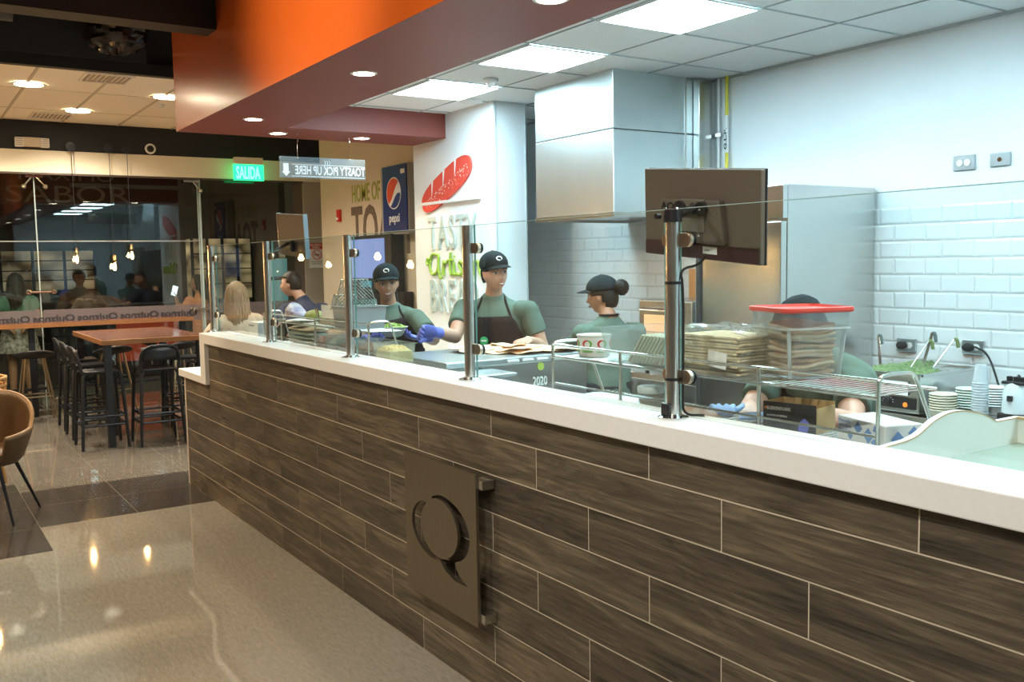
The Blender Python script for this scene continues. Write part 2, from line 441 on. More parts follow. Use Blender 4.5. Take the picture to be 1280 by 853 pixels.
# exit sign over the door, read from behind
M_green = mat('lit green exit face', (.02, .5, .15), .4, emit=(.02, 1.0, .28), es=1.5)
M_greenl = mat('lit letters of exit sign', (.2, .8, .5), .4, emit=(.25, 1.0, .62), es=1.3)
e = empty('exit_sign', 'green lit SALIDA exit sign box hanging under a cream bracket on the header', 'exit sign', (SX + .20, 2.02, 2.73))
MB().box(-.02, .02, -.19, .19, 0, .2).build('sign_box', M_green, e, bevel=.004)
text_mb('SALIDA', .215, (.024, -.165, .022), Y, Z, .004, .43, bold=.004).build('lettering', M_greenl, e)
MB().box(-.035, .035, -.18, .18, .2, .285).build('bracket', M_header, e, bevel=.004)
MB().box(-.2, -.03, -.03, .03, .22, .26).build('mounting_arm', M_header, e)

# ================================================================== COUNTER
cf = empty('service_counter', 'long service counter front clad in dark wood look planks with pale joints', 'counter', (-3, 0, 0))
pk = MB(); pkr = []
L_, H_ = .8664, .145
ztop = [1.125] + [7 * H_ - k * H_ for k in range(8)]
gw = .0024
def plank(x0, x1, z0, z1):
    pk.add([(x0 + gw, 0, z0 + gw), (x1 - gw, 0, z0 + gw), (x1 - gw, 0, z1 - gw), (x0 + gw, 0, z1 - gw),
            (x0 + gw, .006, z0 + gw), (x1 - gw, .006, z0 + gw), (x1 - gw, .006, z1 - gw), (x0 + gw, .006, z1 - gw)],
           [(0, 1, 2, 3), (1, 5, 6, 2), (0, 3, 7, 4), (3, 2, 6, 7), (0, 4, 5, 1)])
    pkr.append((random.random(), random.random() * 40, random.random() * 40))
XL, XR = -6.085, 2.6
for r in range(8):
    z1, z0 = (1.125 if r == 0 else 8 * H_ - r * H_), 7 * H_ - r * H_
    k = -12
    while True:
        x0, x1 = (k + r / 3) * L_, (k + 1 + r / 3) * L_; k += 1
        if x0 > XR: break
        xa, xb = max(x0, -5.44 if r == 0 else XL), min(x1, XR)
        if xb - xa < .02: continue
        if z1 > .84 and xa < -5.44 and r > 0:
            plank(xa, min(xb, -5.44), z0, min(z1, .83)) if z0 < .81 else None
            if xb > -5.44: plank(-5.44, xb, z0, z1)
            continue
        plank(xa, xb, z0, z1)
def plank_material():
    m = mat('wood look plank tile', (.16, .115, .075), .42)
    N, L, B = nt(m)
    at = N.new('ShaderNodeAttribute'); at.attribute_name = 'rnd'
    tc = N.new('ShaderNodeTexCoord')
    ad = N.new('ShaderNodeVectorMath'); ad.operation = 'ADD'; L.new(tc.outputs['Object'], ad.inputs[0])
    off = N.new('ShaderNodeVectorMath'); off.operation = 'MULTIPLY'; off.inputs[1].default_value = (37, 0, 53)
    L.new(at.outputs['Vector'], off.inputs[0]); L.new(off.outputs[0], ad.inputs[1])
    mp = N.new('ShaderNodeMapping'); mp.inputs['Scale'].default_value = (1.0, 1, 7.5); L.new(ad.outputs[0], mp.inputs[0])
    n1 = N.new('ShaderNodeTexNoise'); n1.inputs['Scale'].default_value = 2.1; n1.inputs['Detail'].default_value = 9; n1.inputs['Roughness'].default_value = .62; n1.inputs['Distortion'].default_value = 1.1
    L.new(mp.outputs[0], n1.inputs[0])
    mp2 = N.new('ShaderNodeMapping'); mp2.inputs['Scale'].default_value = (2.4, 1, 80); L.new(ad.outputs[0], mp2.inputs[0])
    n2 = N.new('ShaderNodeTexNoise'); n2.inputs['Scale'].default_value = 2.0; n2.inputs['Detail'].default_value = 6; n2.inputs['Distortion'].default_value = 1.3
    L.new(mp2.outputs[0], n2.inputs[0])
    wv = N.new('ShaderNodeTexWave'); wv.wave_type = 'BANDS'; wv.bands_direction = 'Z'; wv.inputs['Scale'].default_value = 1.6; wv.inputs['Distortion'].default_value = 9; wv.inputs['Detail'].default_value = 4; wv.inputs['Detail Scale'].default_value = 1.2
    L.new(mp.outputs[0], wv.inputs[0])
    def M(op, a, b, c=None):
        n = N.new('ShaderNodeMath'); n.operation = op
        for i, v in enumerate((a, b, c)):
            if v is None: continue
            if isinstance(v, (int, float)): n.inputs[i].default_value = v
            else: L.new(v, n.inputs[i])
        return n.outputs[0]
    f = M('ADD', M('ADD', M('MULTIPLY', n1.outputs['Fac'], .66), M('MULTIPLY', n2.outputs['Fac'], .34)), M('MULTIPLY', wv.outputs['Fac'], .045))
    sep = N.new('ShaderNodeSeparateXYZ'); L.new(at.outputs['Vector'], sep.inputs[0])
    f = M('ADD', f, M('MULTIPLY_ADD', sep.outputs[0], .10, -.05))
    r = N.new('ShaderNodeValToRGB'); r.color_ramp.elements[0].position = .33; r.color_ramp.elements[0].color = (.026, .022, .017, 1)
    r.color_ramp.elements[1].position = .78; r.color_ramp.elements[1].color = (.26, .20, .125, 1)
    e = r.color_ramp.elements.new(.53); e.color = (.098, .077, .052, 1)
    L.new(f, r.inputs[0]); L.new(r.outputs[0], B.inputs['Base Color'])
    bp = N.new('ShaderNodeBump'); bp.inputs['Strength'].default_value = .25; bp.inputs['Distance'].default_value = .004
    L.new(f, bp.inputs['Height']); L.new(bp.outputs[0], B.inputs['Normal'])
    return m
pko = pk.build('plank_cladding', plank_material(), cf, weld=False, recalc=False)
pko.location = (3, 0, 0)
a = pko.data.attributes.new('rnd', 'FLOAT_VECTOR', 'FACE')
for i in range(len(pko.data.polygons)):
    a.data[i].vector = [v if j == 0 else v / 40 for j, v in enumerate(pkr[i // 5])]
M_grout2 = mat('sandy plank grout', (.62, .53, .40), .8)
co = MB(); co.box(-6.085, 2.6, .0012, .15, .0, .83); co.box(-5.44, 2.6, .0012, .15, .83, 1.12)
c = co.build('counter_body', M_grout2, cf); c.location = (3, 0, 0)
c = MB().box(-6.115, -6.086, -.004, .17, 0, .835).build('end_trim', mat('cream edge trim', (.62, .55, .44), .5), cf); c.location = (3, 0, 0)
# worktop: long slab, waterfall leg and the small lower ledge, as one folded piece
sl = MB().prism([(2.6, 1.192), (-5.55, 1.192), (-5.55, .887), (-6.17, .887), (-6.17, .832), (-5.435, .832), (-5.435, 1.122), (2.6, 1.122)], -.03, .19)
o = sl.build('countertop', M_slab, bevel=.004); tag(o, 'white quartz worktop along the whole counter, stepping down to a ledge', 'worktop')

# steel Q plate on stand-offs
q = empty('logo_plate', 'brown steel square plate with a cut out letter Q fixed on the plank front', 'wall plate', (-2.03, -.06, .585))
def ellp(cx, cz, a, b, th): return (cx + a * math.cos(th), cz + b * math.sin(th))
# outer square with the Q strokes removed: built as boolean from solids, baked
pl = MB().box(-.287, .287, -.006, .006, -.292, .292).build('steel_plate', M_darksteel, q)
def cut(poly):
    mb = MB().prism(poly, -.05, .05); return mb
def crescent(cx, cz, a0, b0, a1, b1, dx, dz, t0, t1, n=28):
    out = [ellp(cx, cz, a0, b0, t0 + (t1 - t0) * i / n) for i in range(n + 1)]
    inn = [ellp(cx + dx, cz + dz, a1, b1, t1 + (t0 - t1) * i / n) for i in range(1, n)]
    return out + inn
D = math.radians
def stroke(cx, cz, a, b, w, t0, t1, n=36, pw=.6):
    out, inn = [], []
    for i in range(n + 1):
        s_ = i / n; t_ = t0 + (t1 - t0) * s_; k = math.sin(PI * s_) ** pw * w
        out.append(ellp(cx, cz, a + k * .5, b + k * .5, t_)); inn.append(ellp(cx, cz, a - k * .5, b - k * .5, t_))
    return out + inn[-2:0:-1]
def blade(cx, cz, a, b, w, t0, t1, peak, n=40):
    """crescent with a true elliptical inner edge, swelling to its widest at peak"""
    out, inn = [], []
    for i in range(n + 1):
        s_ = i / n; t_ = t0 + (t1 - t0) * s_; k = math.sin(PI * s_ ** (math.log(.5) / math.log(peak))) ** .55 * w
        out.append(ellp(cx, cz, a + k, b + k * .42, t_)); inn.append(ellp(cx, cz, a, b, t_))
    return out + inn[-2:0:-1]
cutters = [blade(.0, .024, .146, .118, .090, D(114), D(-64), .60), blade(-.002, .018, .150, .116, .080, D(131), D(279), .42),
           [(-.005, -.100), (.04, -.135), (.12, -.158), (.218, -.155), (.155, -.130), (.128, -.104), (.12, -.078)]]
for cp in cutters:
    co_ = cut(cp).build('cutter', M_darksteel, q)
    md = pl.modifiers.new('c', 'BOOLEAN'); md.operation = 'DIFFERENCE'; md.object = co_; md.solver = 'EXACT'
    bake(pl); bpy.data.objects.remove(co_)
for sx in (-1, 1):
    for sz in (-1, 1):
        MB().box(.235 * sx + (.012 if sx < 0 else .02), .235 * sx + (.03 if sx < 0 else .085), .002, .058, .255 * sz - .018, .255 * sz + .018).build('standoff', M_steel, q, bevel=.002)

# glass guard: posts with pill shaped clamps, panes behind them
M_guard = pane_mat('clear guard glass', (.955, .985, .975), .042, 0., .95)
M_gedge = mat('green glass edge', (.16, .34, .30), .15)
XP = [-5.58, -4.39, -3.184, -2.018, -.853]
wh = ['next to the high table end', 'beside the stacked bread bags', 'in front of the grey fryer tub', 'in front of the man in the dark cap', 'nearest, carrying the monitor']
def post():
    p = empty('guard_post', '', 'post', (0, .085, 1.192))
    MB().tube([(0, 0, 0), (0, 0, .612)], .0215, 20).build('pole', M_steel, p, smooth=True)
    MB().lathe([(.046, 0), (.046, .004), (.03, .009), (.024, .012)]).build('base_flange', M_chrome, p, smooth=True)
    for z in (.122, .522):
        pill = MB(); n = 10; w, h = .040, .021
        poly = [(w + h * math.cos(PI / 2 - PI * i / n), h * math.sin(PI / 2 - PI * i / n)) for i in range(n + 1)] + \
               [(-w - h * math.cos(PI / 2 - PI * i / n), -h * math.sin(PI / 2 - PI * i / n)) for i in range(n + 1)]
        pill.prism([(x_, z_ + z) for x_, z_ in poly], .012, .026)
        pill.build('clamp_plate', M_darkclamp, p, bevel=.002)
        for sx in (-1, 1):
            MB().lathe([(.017, .026), (.017, .034), (.020, .034), (.020, .0355)], (.042 * sx, 0, z), 16, 'y').build('glass_disc', M_blackpl if sx > 0 else M_chrome, p, smooth=True)
    return p
M_darkclamp = mat('bronze tinted steel clamp', (.50, .40, .30), .3, 1.)
p0 = None
for i, x in enumerate(XP):
    if p0 is None:
        p0 = post(); pp = p0
    else: pp = copy_tree(p0)
    pp.location.x = x; pp['label'] = 'steel glass guard post with rounded clamps, ' + wh[i]; pp['group'] = 'posts of the glass guard'
ends = XP + [.75, 2.3]
lab = ['at the far end over the bread bags', 'in front of the grey tub and white board', 'in front of the man with the flatbreads', 'in front of the branded paper tub',
       'in front of the red lidded container', 'at the right edge above the white tray']
for i in range(5):
    x0, x1 = ends[i] - .010, ends[i + 1] - .074
    if i == 4: x1 = 2.2
    g = empty('glass_panel', 'clear upright glass guard pane ' + lab[i], 'glass', ((x0 + x1) / 2, .125, 1.193), group='panes of the glass guard')
    hw = (x1 - x0) / 2
    MB().box(-hw, hw, -.004, .004, .0, .614).build('pane', M_guard, g)
    for q_ in (-hw, hw): MB().box(q_ - .0008, q_ + .0008, -.0041, .0041, 0, .614).build('polished_side_edge', M_gedge, g)
    MB().box(-hw, hw, -.0045, .0045, .6125, .6145).build('polished_top_edge', mat('pale top edge', (.36, .50, .46), .2), g)

# ================================================================== LIGHTS OF THE CEILING
k = 0
for (x0, nm) in ((-2.82, 'nearest the camera'), (-4.05, 'in the middle, in front of the steel hood'), (-5.28, 'furthest, beside the orange cross beam'), (-1.60, 'above the red lidded container'), (-.37, 'above the camera side of the counter'), (.86, 'far right of the kitchen')):
    e = empty('ceiling_light', 'square cool white ceiling panel light ' + nm, 'ceiling light', (x0 + .3, 1.69, 2.93), group='square kitchen ceiling panels')
    MB().box(-.285, .285, -.285, .285, -.006, -.002).build('diffuser', M_panel, e)
    f = MB()
    for a0, a1, b0, b1 in ((-.3, -.285, -.3, .3), (.285, .3, -.3, .3), (-.285, .285, -.3, -.285), (-.285, .285, .285, .3)): f.box(a0, a1, b0, b1, -.008, .0)
    f.build('frame', M_whitep, e)
M_trim = mat('white lamp trim', (.75, .72, .68), .4)
dl = None
def downlight(x, y, z, label, grp, energy=18, sc=1., col=(1, .80, .55), size=110):
    global dl
    if dl is None:
        dl = empty('downlight', label, 'downlight', (x, y, z))
        MB().lathe([(.060, -.004), (.076, -.003), (.078, .0), (.060, .0)], n=28, caps=False).build('trim_ring', M_trim, dl, smooth=True)
        MB().lathe([(.001, -.002), (.0605, -.003), (.0605, .0)], n=28).build('lens', M_warm, dl)
        d = dl
    else: d = copy_tree(dl); d.location = (x, y, z)
    d['label'] = label; d['group'] = grp; d.scale = (sc, sc, 1)
    ld = bpy.data.lights.new('downlight_lamp', 'SPOT'); ld.energy = energy; ld.color = col; ld.shadow_soft_size = .04; ld.spot_size = D(size); ld.spot_blend = .6
    lo = bpy.data.objects.new('downlight_lamp', ld); COL.objects.link(lo); lo.location = (x, y, z - .03)
    return d
g1 = 'round downlights in the orange soffit'
for x, y, l in ((-3.77, .475, 'in the long orange soffit, left of the kitchen panels'), (-5.68, .468, 'in the orange soffit where it meets the cross beam'), (-6.32, .88, 'left one over the hanging pick up sign'), (-6.30, 1.61, 'right one over the hanging pick up sign'), (-2.02, .51, 'at the top edge of the picture, in the soffit'), (-.25, .5, 'in the soffit above the red lidded container'), (1.5, .5, 'in the soffit at the camera end')):
    downlight(x, y, 2.73, 'round warm downlight ' + l, g1, energy=42 if x < -6 else 30)
g2 = 'round downlights in the dining ceiling'
for x, y, l in ((-8.45, -.67, 'leftmost in the cream dining ceiling'), (-9.82, -.05, 'in the cream ceiling, near the black bulkhead'), (-8.55, .56, 'in the cream ceiling touching the orange beam'), (-8.5, -2.0, 'in the cream ceiling beyond the left edge'), (-9.8, -1.4, 'in the cream ceiling close to the storefront, out to the left')):
    downlight(x, y, 3.333, 'round warm downlight ' + l, g2, energy=120, size=150, sc=2.0, col=(1, .88, .72))
# ================================================================== KITCHEN EQUIPMENT
M_seamd = mat('dark panel joint', (.05, .06, .06), .6)
h = empty('extractor_hood', 'big boxy stainless extractor hood hanging from the kitchen ceiling', 'extractor hood', (-4.22, 2.74, 1.95))
hb = MB(); hb.box(-.455, .455, -.455, .455, .594, .985); hb.box(-.455, .455, -.455, .455, .03, .588)
hb.build('hood_body', M_steelh, h, bevel=.004)
MB().box(-.452, .452, -.452, .452, .586, .596).build('panel_joint', M_seamd, h)
rim = MB()
for a in ((-.46, .46, -.46, -.44), (-.46, .46, .44, .46), (-.46, -.44, -.44, .44), (.44, .46, -.44, .44)): rim.box(*a, 0, .032)
rim.build('lower_rim', M_steel, h)
fl_ = MB()
for i in range(9): fl_.box(-.43 + i * .097, -.43 + i * .097 + .08, -.42, .42, .018, .028)
fl_.build('grease_filter', M_steel, h)
MB().box(.455, .459, .2, .215, .03, .98).build('side_strip', M_steel, h)
# duct boxing between hood and the wall corner, conduit and gas pipe
o = MB().box(-3.76, -3.70, 3.02, 3.19, 1.96, 2.925).build('wall_duct', M_steel, bevel=.003); tag(o, 'narrow steel channel running up the wall right behind the hood', 'duct')
g = empty('gas_pipe', 'yellow gas pipe with a white lettered band by the hood corner', 'pipe', (-3.575, 3.165, 0))
MB().tube([(0, 0, 1.1), (0, 0, 2.93)], .0125, 12).build('pipe', mat('yellow pipe paint', (.75, .62, .06), .4), g, smooth=True)
MB().tube([(0, 0, 2.40), (0, 0, 2.66)], .0135, 12).build('label_band', M_whitep, g, smooth=True)
text_mb('G.L.P.', .034, (.010, -.0145, 2.42), Z, -X, .001, 1.9, bold=.001).build('lettering', M_blackpl, g)
g = empty('conduit', 'thin white conduit pipe beside the yellow gas pipe', 'pipe', (-3.66, 3.17, 0))
MB().tube([(0, 0, 1.1), (0, 0, 2.93)], .010, 10).build('pipe', M_whitep, g, smooth=True)
MB().box(-.02, .03, -.01, .02, 2.52, 2.545).build('clip', M_chrome, g)
# refrigerator
r = empty('refrigerator', 'tall stainless upright refrigerator with a dark door gasket, against the tiled wall', 'refrigerator', (-2.71, 2.79, 0))
MB().box(-.335, .335, -.40, .39, .12, 2.065).build('cabinet', M_steel, r, bevel=.004)
MB().box(-.335, .335, -.455, -.405, .16, 1.86).build('door', M_steel, r, bevel=.006)
MB().box(-.33, .325, -.408, -.398, .165, 1.855).build('door_gasket', M_rubber, r)
MB().box(-.335, .335, -.44, -.40, 1.875, 2.062).build('compressor_cover', M_steel, r, bevel=.004)
MB().box(-.31, -.285, -.475, -.453, .35, 1.70).build('door_handle', mat('dark door handle', (.05, .045, .045), .35), r, bevel=.006)
for sx in (-1, 1):
    for sy in (-1, 1): MB().tube([(sx * .29, sy * .33, 0), (sx * .29, sy * .33, .125)], .022, 10).build('foot', M_blackpl, r)
# back worktops
def bench(x0, x1, y0, y1, zt, label, shelf=True, nlegs=3):
    t = empty('steel_bench', label, 'workbench', ((x0 + x1) / 2, (y0 + y1) / 2, 0))
    hx, hy = (x1 - x0) / 2, (y1 - y0) / 2
    MB().box(-hx, hx, -hy, hy, zt - .045, zt).build('bench_top', M_steel, t, bevel=.004)
    if shelf: MB().box(-hx + .03, hx - .03, -hy + .03, hy - .03, .28, .31).build('lower_shelf', M_steel, t, bevel=.003)
    for i in range(nlegs):
        for sy in (-1, 1):
            x = -hx + .05 + (2 * hx - .1) * i / (nlegs - 1)
            MB().tube([(x, sy * (hy - .05), 0), (x, sy * (hy - .05), zt - .04)], .02, 10).build('leg', M_steel, t, smooth=True)
    return t
bench(-2.35, 2.6, 2.28, 3.185, .875, 'long stainless back bench under the white tiles with the food warmer')
bench(-4.95, -3.10, 2.45, 3.185, .88, 'stainless back bench under the extractor hood')
bench(-5.42, -3.80, .20, .62, 1.10, 'stainless prep bench behind the glass under the stacked bread bags')
bench(-1.90, -.29, .20, .66, 1.10, 'stainless prep bench behind the glass under the glove boxes')
# toaster with glowing opening and menu sheet above it
t = empty('countertop_oven', 'steel countertop oven glowing warm, behind the carrying guard post', 'oven', (-3.50, 2.72, .88))
MB().box(-.26, .26, -.22, .22, .05, .50).build('oven_body', M_steel, t, bevel=.01)
MB().box(-.20, .12, -.226, -.219, .14, .40).build('oven_window', mat('warm oven window', (.5, .25, .12), .15, emit=(1, .5, .25), es=.8), t)
MB().tube([(-.2, -.26, .44), (.14, -.26, .44)], .01, 8).build('oven_handle', M_chrome, t)
for sx in (-1, 1):
    for sy in (-1, 1): MB().tube([(sx * .22, sy * .18, 0), (sx * .22, sy * .18, .055)], .015, 8).build('foot', M_blackpl, t)
t = empty('wall_poster', 'orange and green recipe sheet on the wall right above the countertop oven', 'poster', (-3.83, 3.185, 1.47))
MB().box(-.14, .14, -.004, .003, -.12, .14).build('sheet', mat('orange print', (.80, .40, .16), .6), t)
MB().box(-.02, .02, -.006, -.004, -.12, .12).build('green_band', mat('green print', (.28, .60, .12), .6), t)
MB().box(-.14, .14, -.006, -.004, .11, .14).build('pale_band', M_paper, t)
# wall outlets
def outlet(x, z, label, plugged=False, w=.062, hh=.04, kind='duplex'):
    o = empty('wall_outlet', label, 'outlet', (x, 3.188 if z < 1.9 else 3.199, z))
    MB().box(-w, w, -.014, 0, -hh, hh).build('cover_plate', mat('metal outlet plate', (.45, .50, .52), .35, .9), o, bevel=.003)
    if kind == 'duplex':
        for s in (-1, 1): MB().lathe([(.019, -.014), (.019, -.019), (.001, -.019)], (.022 * s, 0, 0), 16, 'y').build('socket_face', M_whitep, o)
    else:
        MB().lathe([(.012, -.014), (.012, -.018), (.001, -.018)], (0, 0, 0), 14, 'y').build('knockout', M_chrome, o)
    if plugged:
        MB().ell((-.01, -.04, .0), (.034, .032, .024), 14, 8).build('plug', M_rubber, o, smooth=True)
    return o
outlet(-1.823, 2.163, 'double wall outlet high on the white wall')
outlet(-1.62, 2.162, 'blank metal cover plate high on the white wall, right of the outlet', kind='blank', w=.055, hh=.035)
outlet(-1.74, 1.14, 'wall outlet with a big black plug, right of the food warmer', True)
outlet(-2.15, 1.125, 'wall outlet with black plugs, behind the food warmer ladles', True)
o = MB().tube([(-1.71, 3.15, 1.145), (-1.62, 3.12, 1.12), (-1.50, 3.0, 1.0), (-1.36, 2.8, .93), (-1.12, 2.5, 1.03), (-1.05, 2.36, 1.125), (-1.00, 2.3, 1.09)], .0055, 8, smooth=2).build('power_cord', M_rubber, smooth=True)
tag(o, 'black power cord drooping from the outlet to the blender bases', 'cord')

# food warmer with green topped pans and ladles
w = empty('food_warmer', 'stainless countertop food warmer holding green topped pans', 'food warmer', (-1.66, 2.55, .875))
hx, hy = .175, .26
b = MB(); b.box(-hx, hx, -hy, hy, .012, .195)
b.build('warmer_body', M_steel, w, bevel=.004)
rm = MB()
for a in ((-hx - .008, hx + .008, -hy - .008, -hy + .02), (-hx - .008, hx + .008, hy - .02, hy + .008), (-hx - .008, -hx + .02, -hy, hy), (hx - .02, hx + .008, -hy, hy), (-hx, hx, -.02, 0), (-.01, .01, -hy, hy)): rm.box(*a, .192, .205)
rm.build('top_rim', M_steel, w, bevel=.002)
MB().box(-.165, .16, -hy - .006, -hy + .001, .03, .088).build('control_panel', M_blackpl, w, bevel=.006)
MB().lathe([(.017, 0), (.015, -.02), (.001, -.02)], (.01, -hy - .006, .062), 18, 'y').build('knob', M_rubber, w, smooth=True)
MB().lathe([(.012, 0), (.011, -.005), (.001, -.005)], (.105, -hy - .006, .052), 16, 'y').build('pilot_light', mat('orange pilot light', (.6, .15, .02), .4, emit=(1, .25, .03), es=.7), w)
tk = MB()
for k in range(7):
    a = math.radians(-10 + k * 33); tk.box(.01 + .028 * math.cos(a) - .003, .01 + .028 * math.cos(a) + .003, -hy - .0075, -hy - .0055, .062 + .022 * math.sin(a) - .001, .062 + .022 * math.sin(a) + .001)
tk.build('dial_marks', M_paper, w)
MB().box(-.15, .12, -hy - .010, -hy - .008, .098, .165).build('paper_notice', M_paper, w)
M_herb = add_noise(mat('green herb topping', (.06, .09, .03), .5), 60, .5, c2=(.20, .27, .10), bump=.6)
def lumpy(mb, x0, x1, y0, y1, z0, amp, n=14, m=14, s=1):
    rnd = random.Random(int(x0 * 1000 + y0 * 333 + s)); vs = []; fs = []
    for j in range(m + 1):
        for i in range(n + 1):
            u, v = i / n, j / m; edge = min(u, 1 - u, v, 1 - v)
            vs.append((x0 + (x1 - x0) * u, y0 + (y1 - y0) * v, z0 + amp * min(1, edge * 5) * (.45 + .55 * rnd.random())))
    for j in range(m):
        for i in range(n): fs.append((j * (n + 1) + i, j * (n + 1) + i + 1, (j + 1) * (n + 1) + i + 1, (j + 1) * (n + 1) + i))
    return mb.add(vs, fs)
fd = MB()
for x0, x1, y0, y1 in ((-.155, -.012, -.24, -.025), (.012, .155, -.24, -.025), (-.155, -.012, .0, .235)): lumpy(fd, x0, x1, y0, y1, .198, .03)
fd.build('green_food', M_herb, w, smooth=True)
for sx in (-1, 1):
    for sy in (-1, 1): MB().tube([(sx * .15, sy * .22, 0), (sx * .15, sy * .22, .014)], .014, 8).build('foot', M_blackpl, w)
# pan rims in the warmer
for i, (x, y, tx, ty, zt, gcol) in enumerate(((-1.79, 2.42, -.03, .02, .33, 0), (-1.70, 2.65, .03, .03, .345, 0), (-1.63, 2.42, .07, .06, .30, 1), (-1.57, 2.52, .07, .08, .31, 1))):
    l = empty('serving_ladle', ['white leaning ladle handle, leftmost in the food warmer', 'upright ladle handle in the food warmer, second from the left', 'ladle with a green grip leaning right in the food warmer, third from the left', 'ladle with a green grip, rightmost in the food warmer'][i], 'ladle', (x, y, 1.08), group='ladles in the food warmer')
    MB().tube([(0, 0, 0), (tx * .5, ty * .5, zt * .25), (tx, ty, zt * .5)], .009, 8, flat=.4).build('handle', M_chrome, l, smooth=True)
    MB().tube([(tx, ty, zt * .5 - .002), (tx + .012, ty + .004, zt * .5), (tx + .018, ty + .006, zt * .36)], .009, 8, smooth=1).build('hooked_grip', mat('olive grip', (.14, .18, .06), .5) if gcol else mat('grey grip', (.10, .13, .13), .5), l, smooth=True)
# stacked bowls and cups on the back bench
M_kraft = mat('kraft paper bowl', (.62, .58, .44), .7); M_palegreen = mat('pale green paper cup', (.62, .72, .64), .7)
def bowl_stack(x, y, r, n, m, label, grp, dz=.0125, name='paper_bowl'):
    for i in range(n):
        o = MB().lathe([(r * .72, 0), (r * .97, .045), (r, .047), (r + .003, .044), (r * .98, .041), (r * .74, .003)], n=26).build(name, m, smooth=True) if i == 0 else o0.copy()
        if i == 0: o0 = o
        else: COL.objects.link(o)
        o.location = (x, y, .877 + i * dz)
        tag(o, label + ', ' + rank(i, n), 'bowl', grp)
bowl_stack(-1.385, 2.33, .062, 7, M_kraft, 'kraft paper bowl in the front stack beside the food warmer', 'stacked kraft bowls')
bowl_stack(-1.36, 2.50, .058, 8, M_palegreen, 'pale green paper bowl in the stack behind the kraft ones', 'stacked pale green bowls')
bowl_stack(-1.31, 2.64, .055, 8, M_whitep, 'white paper bowl in the rear stack beside the warmer', 'stacked white bowls')
M_cup = pane_mat('clear plastic cup', (.93, .97, 1), .08, .1, .8, body=.42, body_col=(.92, .94, .95))
for i in range(16):
    o = MB().lathe([(.024, 0), (.034, .085), (.038, .087), (.038, .083), (.033, .082), (.023, .003)], n=22).build('plastic_cup', M_cup, smooth=True) if i == 0 else o0.copy()
    if i == 0: o0 = o
    else: COL.objects.link(o)
    o.rotation_euler = (PI, 0, 0); o.location = (-1.205, 2.33, .877 + .088 + i * .0125)
    tag(o, 'upside down clear plastic cup in the tall stack by the blenders, ' + rank(i, 16), 'cup', 'tall stack of clear cups')
# two blender bases
for i, (x, y) in enumerate(((-1.03, 2.32), (-.88, 2.38))):
    b = empty('blender_base', 'grey blender base with black knobs, ' + ('beside the tall cup stack' if i == 0 else 'cut by the right edge'), 'blender', (x, y, .877), group='blender bases on the back bench')
    MB().box(-.06, .06, -.06, .06, 0, .075).build('lower_housing', M_blackpl, b, bevel=.008)
    MB().loft([((0, 0, .074), .062, .062), ((0, 0, .12), .060, .060), ((0, -.002, .19), .052, .052), ((0, 0, .205), .045, .045)], 24).build('upper_housing', mat('light grey housing', (.62, .68, .70), .35), b, smooth=True)
    MB().box(-.05, .05, -.045, .045, .203, .216).build('top_plate', M_blackpl, b, bevel=.004)
    for kx in (-.03, .0, .032): MB().lathe([(.012, 0), (.013, .02), (.001, .022)], (kx, -.01, .215), 14).build('coupling_knob', M_rubber, b, smooth=True)
    MB().box(-.012, .012, -.066, -.055, .13, .155).build('switch', M_blackpl, b, bevel=.002)
# red tray under the counter end
t = empty('red_tray', 'red plastic tray behind the blue and white glove box', 'tray', (-.50, .92, .93))
MB().box(-.16, .16, -.12, .12, 0, .012).build('tray_base', mat('red plastic', (.60, .03, .035), .4), t)
rr = MB()
for a in ((-.17, .17, -.13, -.115), (-.17, .17, .115, .13), (-.17, -.155, -.12, .12), (.155, .17, -.12, .12)): rr.box(*a, 0, .06)
rr.build('tray_rim', MATS['red plastic'], t, bevel=.004)
bench(-.70, 1.9, .72, 1.35, .925, 'low stainless bench at the right, under the red tray')

# ---------------------------------------------------------------- wire racks behind the glass
def wire_rack(x0, x1, label, y0=.30, d=.26, posts=(0., .28, .72, 1.)):
    rk = empty('wire_rack', label, 'wire rack', (x0, y0, 1.10)); Lx = x1 - x0
    zt, zs, zb = .236, .190, .088
    f = MB(); w = .0048
    f.tube([(0, 0, zt), (Lx, 0, zt)], w, 8); f.tube([(0, 0, zb), (Lx, 0, zb)], w * .8, 8)
    f.build('guard_rail', M_wire, rk, smooth=True)
    f = MB(); f.tube([(0, 0, zs), (Lx, 0, zs)], .0065, 8); f.tube([(0, d, zs), (Lx, d, zs)], .005, 8)
    f.build('shelf_rail', M_wire, rk, smooth=True)
    for p in posts:
        MB().tube([(Lx * p, 0, 0), (Lx * p, 0, zt)], .0058, 8).build('upright', M_wire, rk, smooth=True)
    for xx, dx in ((0, 1), (Lx, 1)):
        MB().tube([(xx, 0, zt - .01), (xx, .006, zt + .006), (xx, .03, zt + .012), (xx, d * .55, zt + .012), (xx, d * .64, zt - .01), (xx + .045 * dx, d - .03, .0)], .0058, 8, smooth=2).build('end_loop', M_wire, rk, smooth=True)
    g = MB(); n = int(Lx / .026)
    for i in range(1, n): g.tube([(Lx * i / n, 0, zs), (Lx * i / n, d, zs)], .0022, 5)
    g.build('upper_wire_shelf', M_wire, rk)
    g = MB()
    for i in range(1, n): g.tube([(Lx * i / n, 0, .035), (Lx * i / n, d, .035)], .0022, 5)
    g.tube([(0, d, .035), (Lx, d, .035)], .004, 6); g.tube([(0, .0, .035), (Lx, 0, .035)], .004, 6)
    g.build('lower_wire_shelf', M_wire, rk)
    return rk
wire_rack(-1.75, -.315, 'long wire rack behind the glass holding the bread boxes, at the right')
wire_rack(-5.12, -3.43, 'long wire rack behind the glass under the grey fryer tub, at the left', d=.21, posts=(0., .2, .55, 1.))
ZS = 1.293; ZB = 1.1375
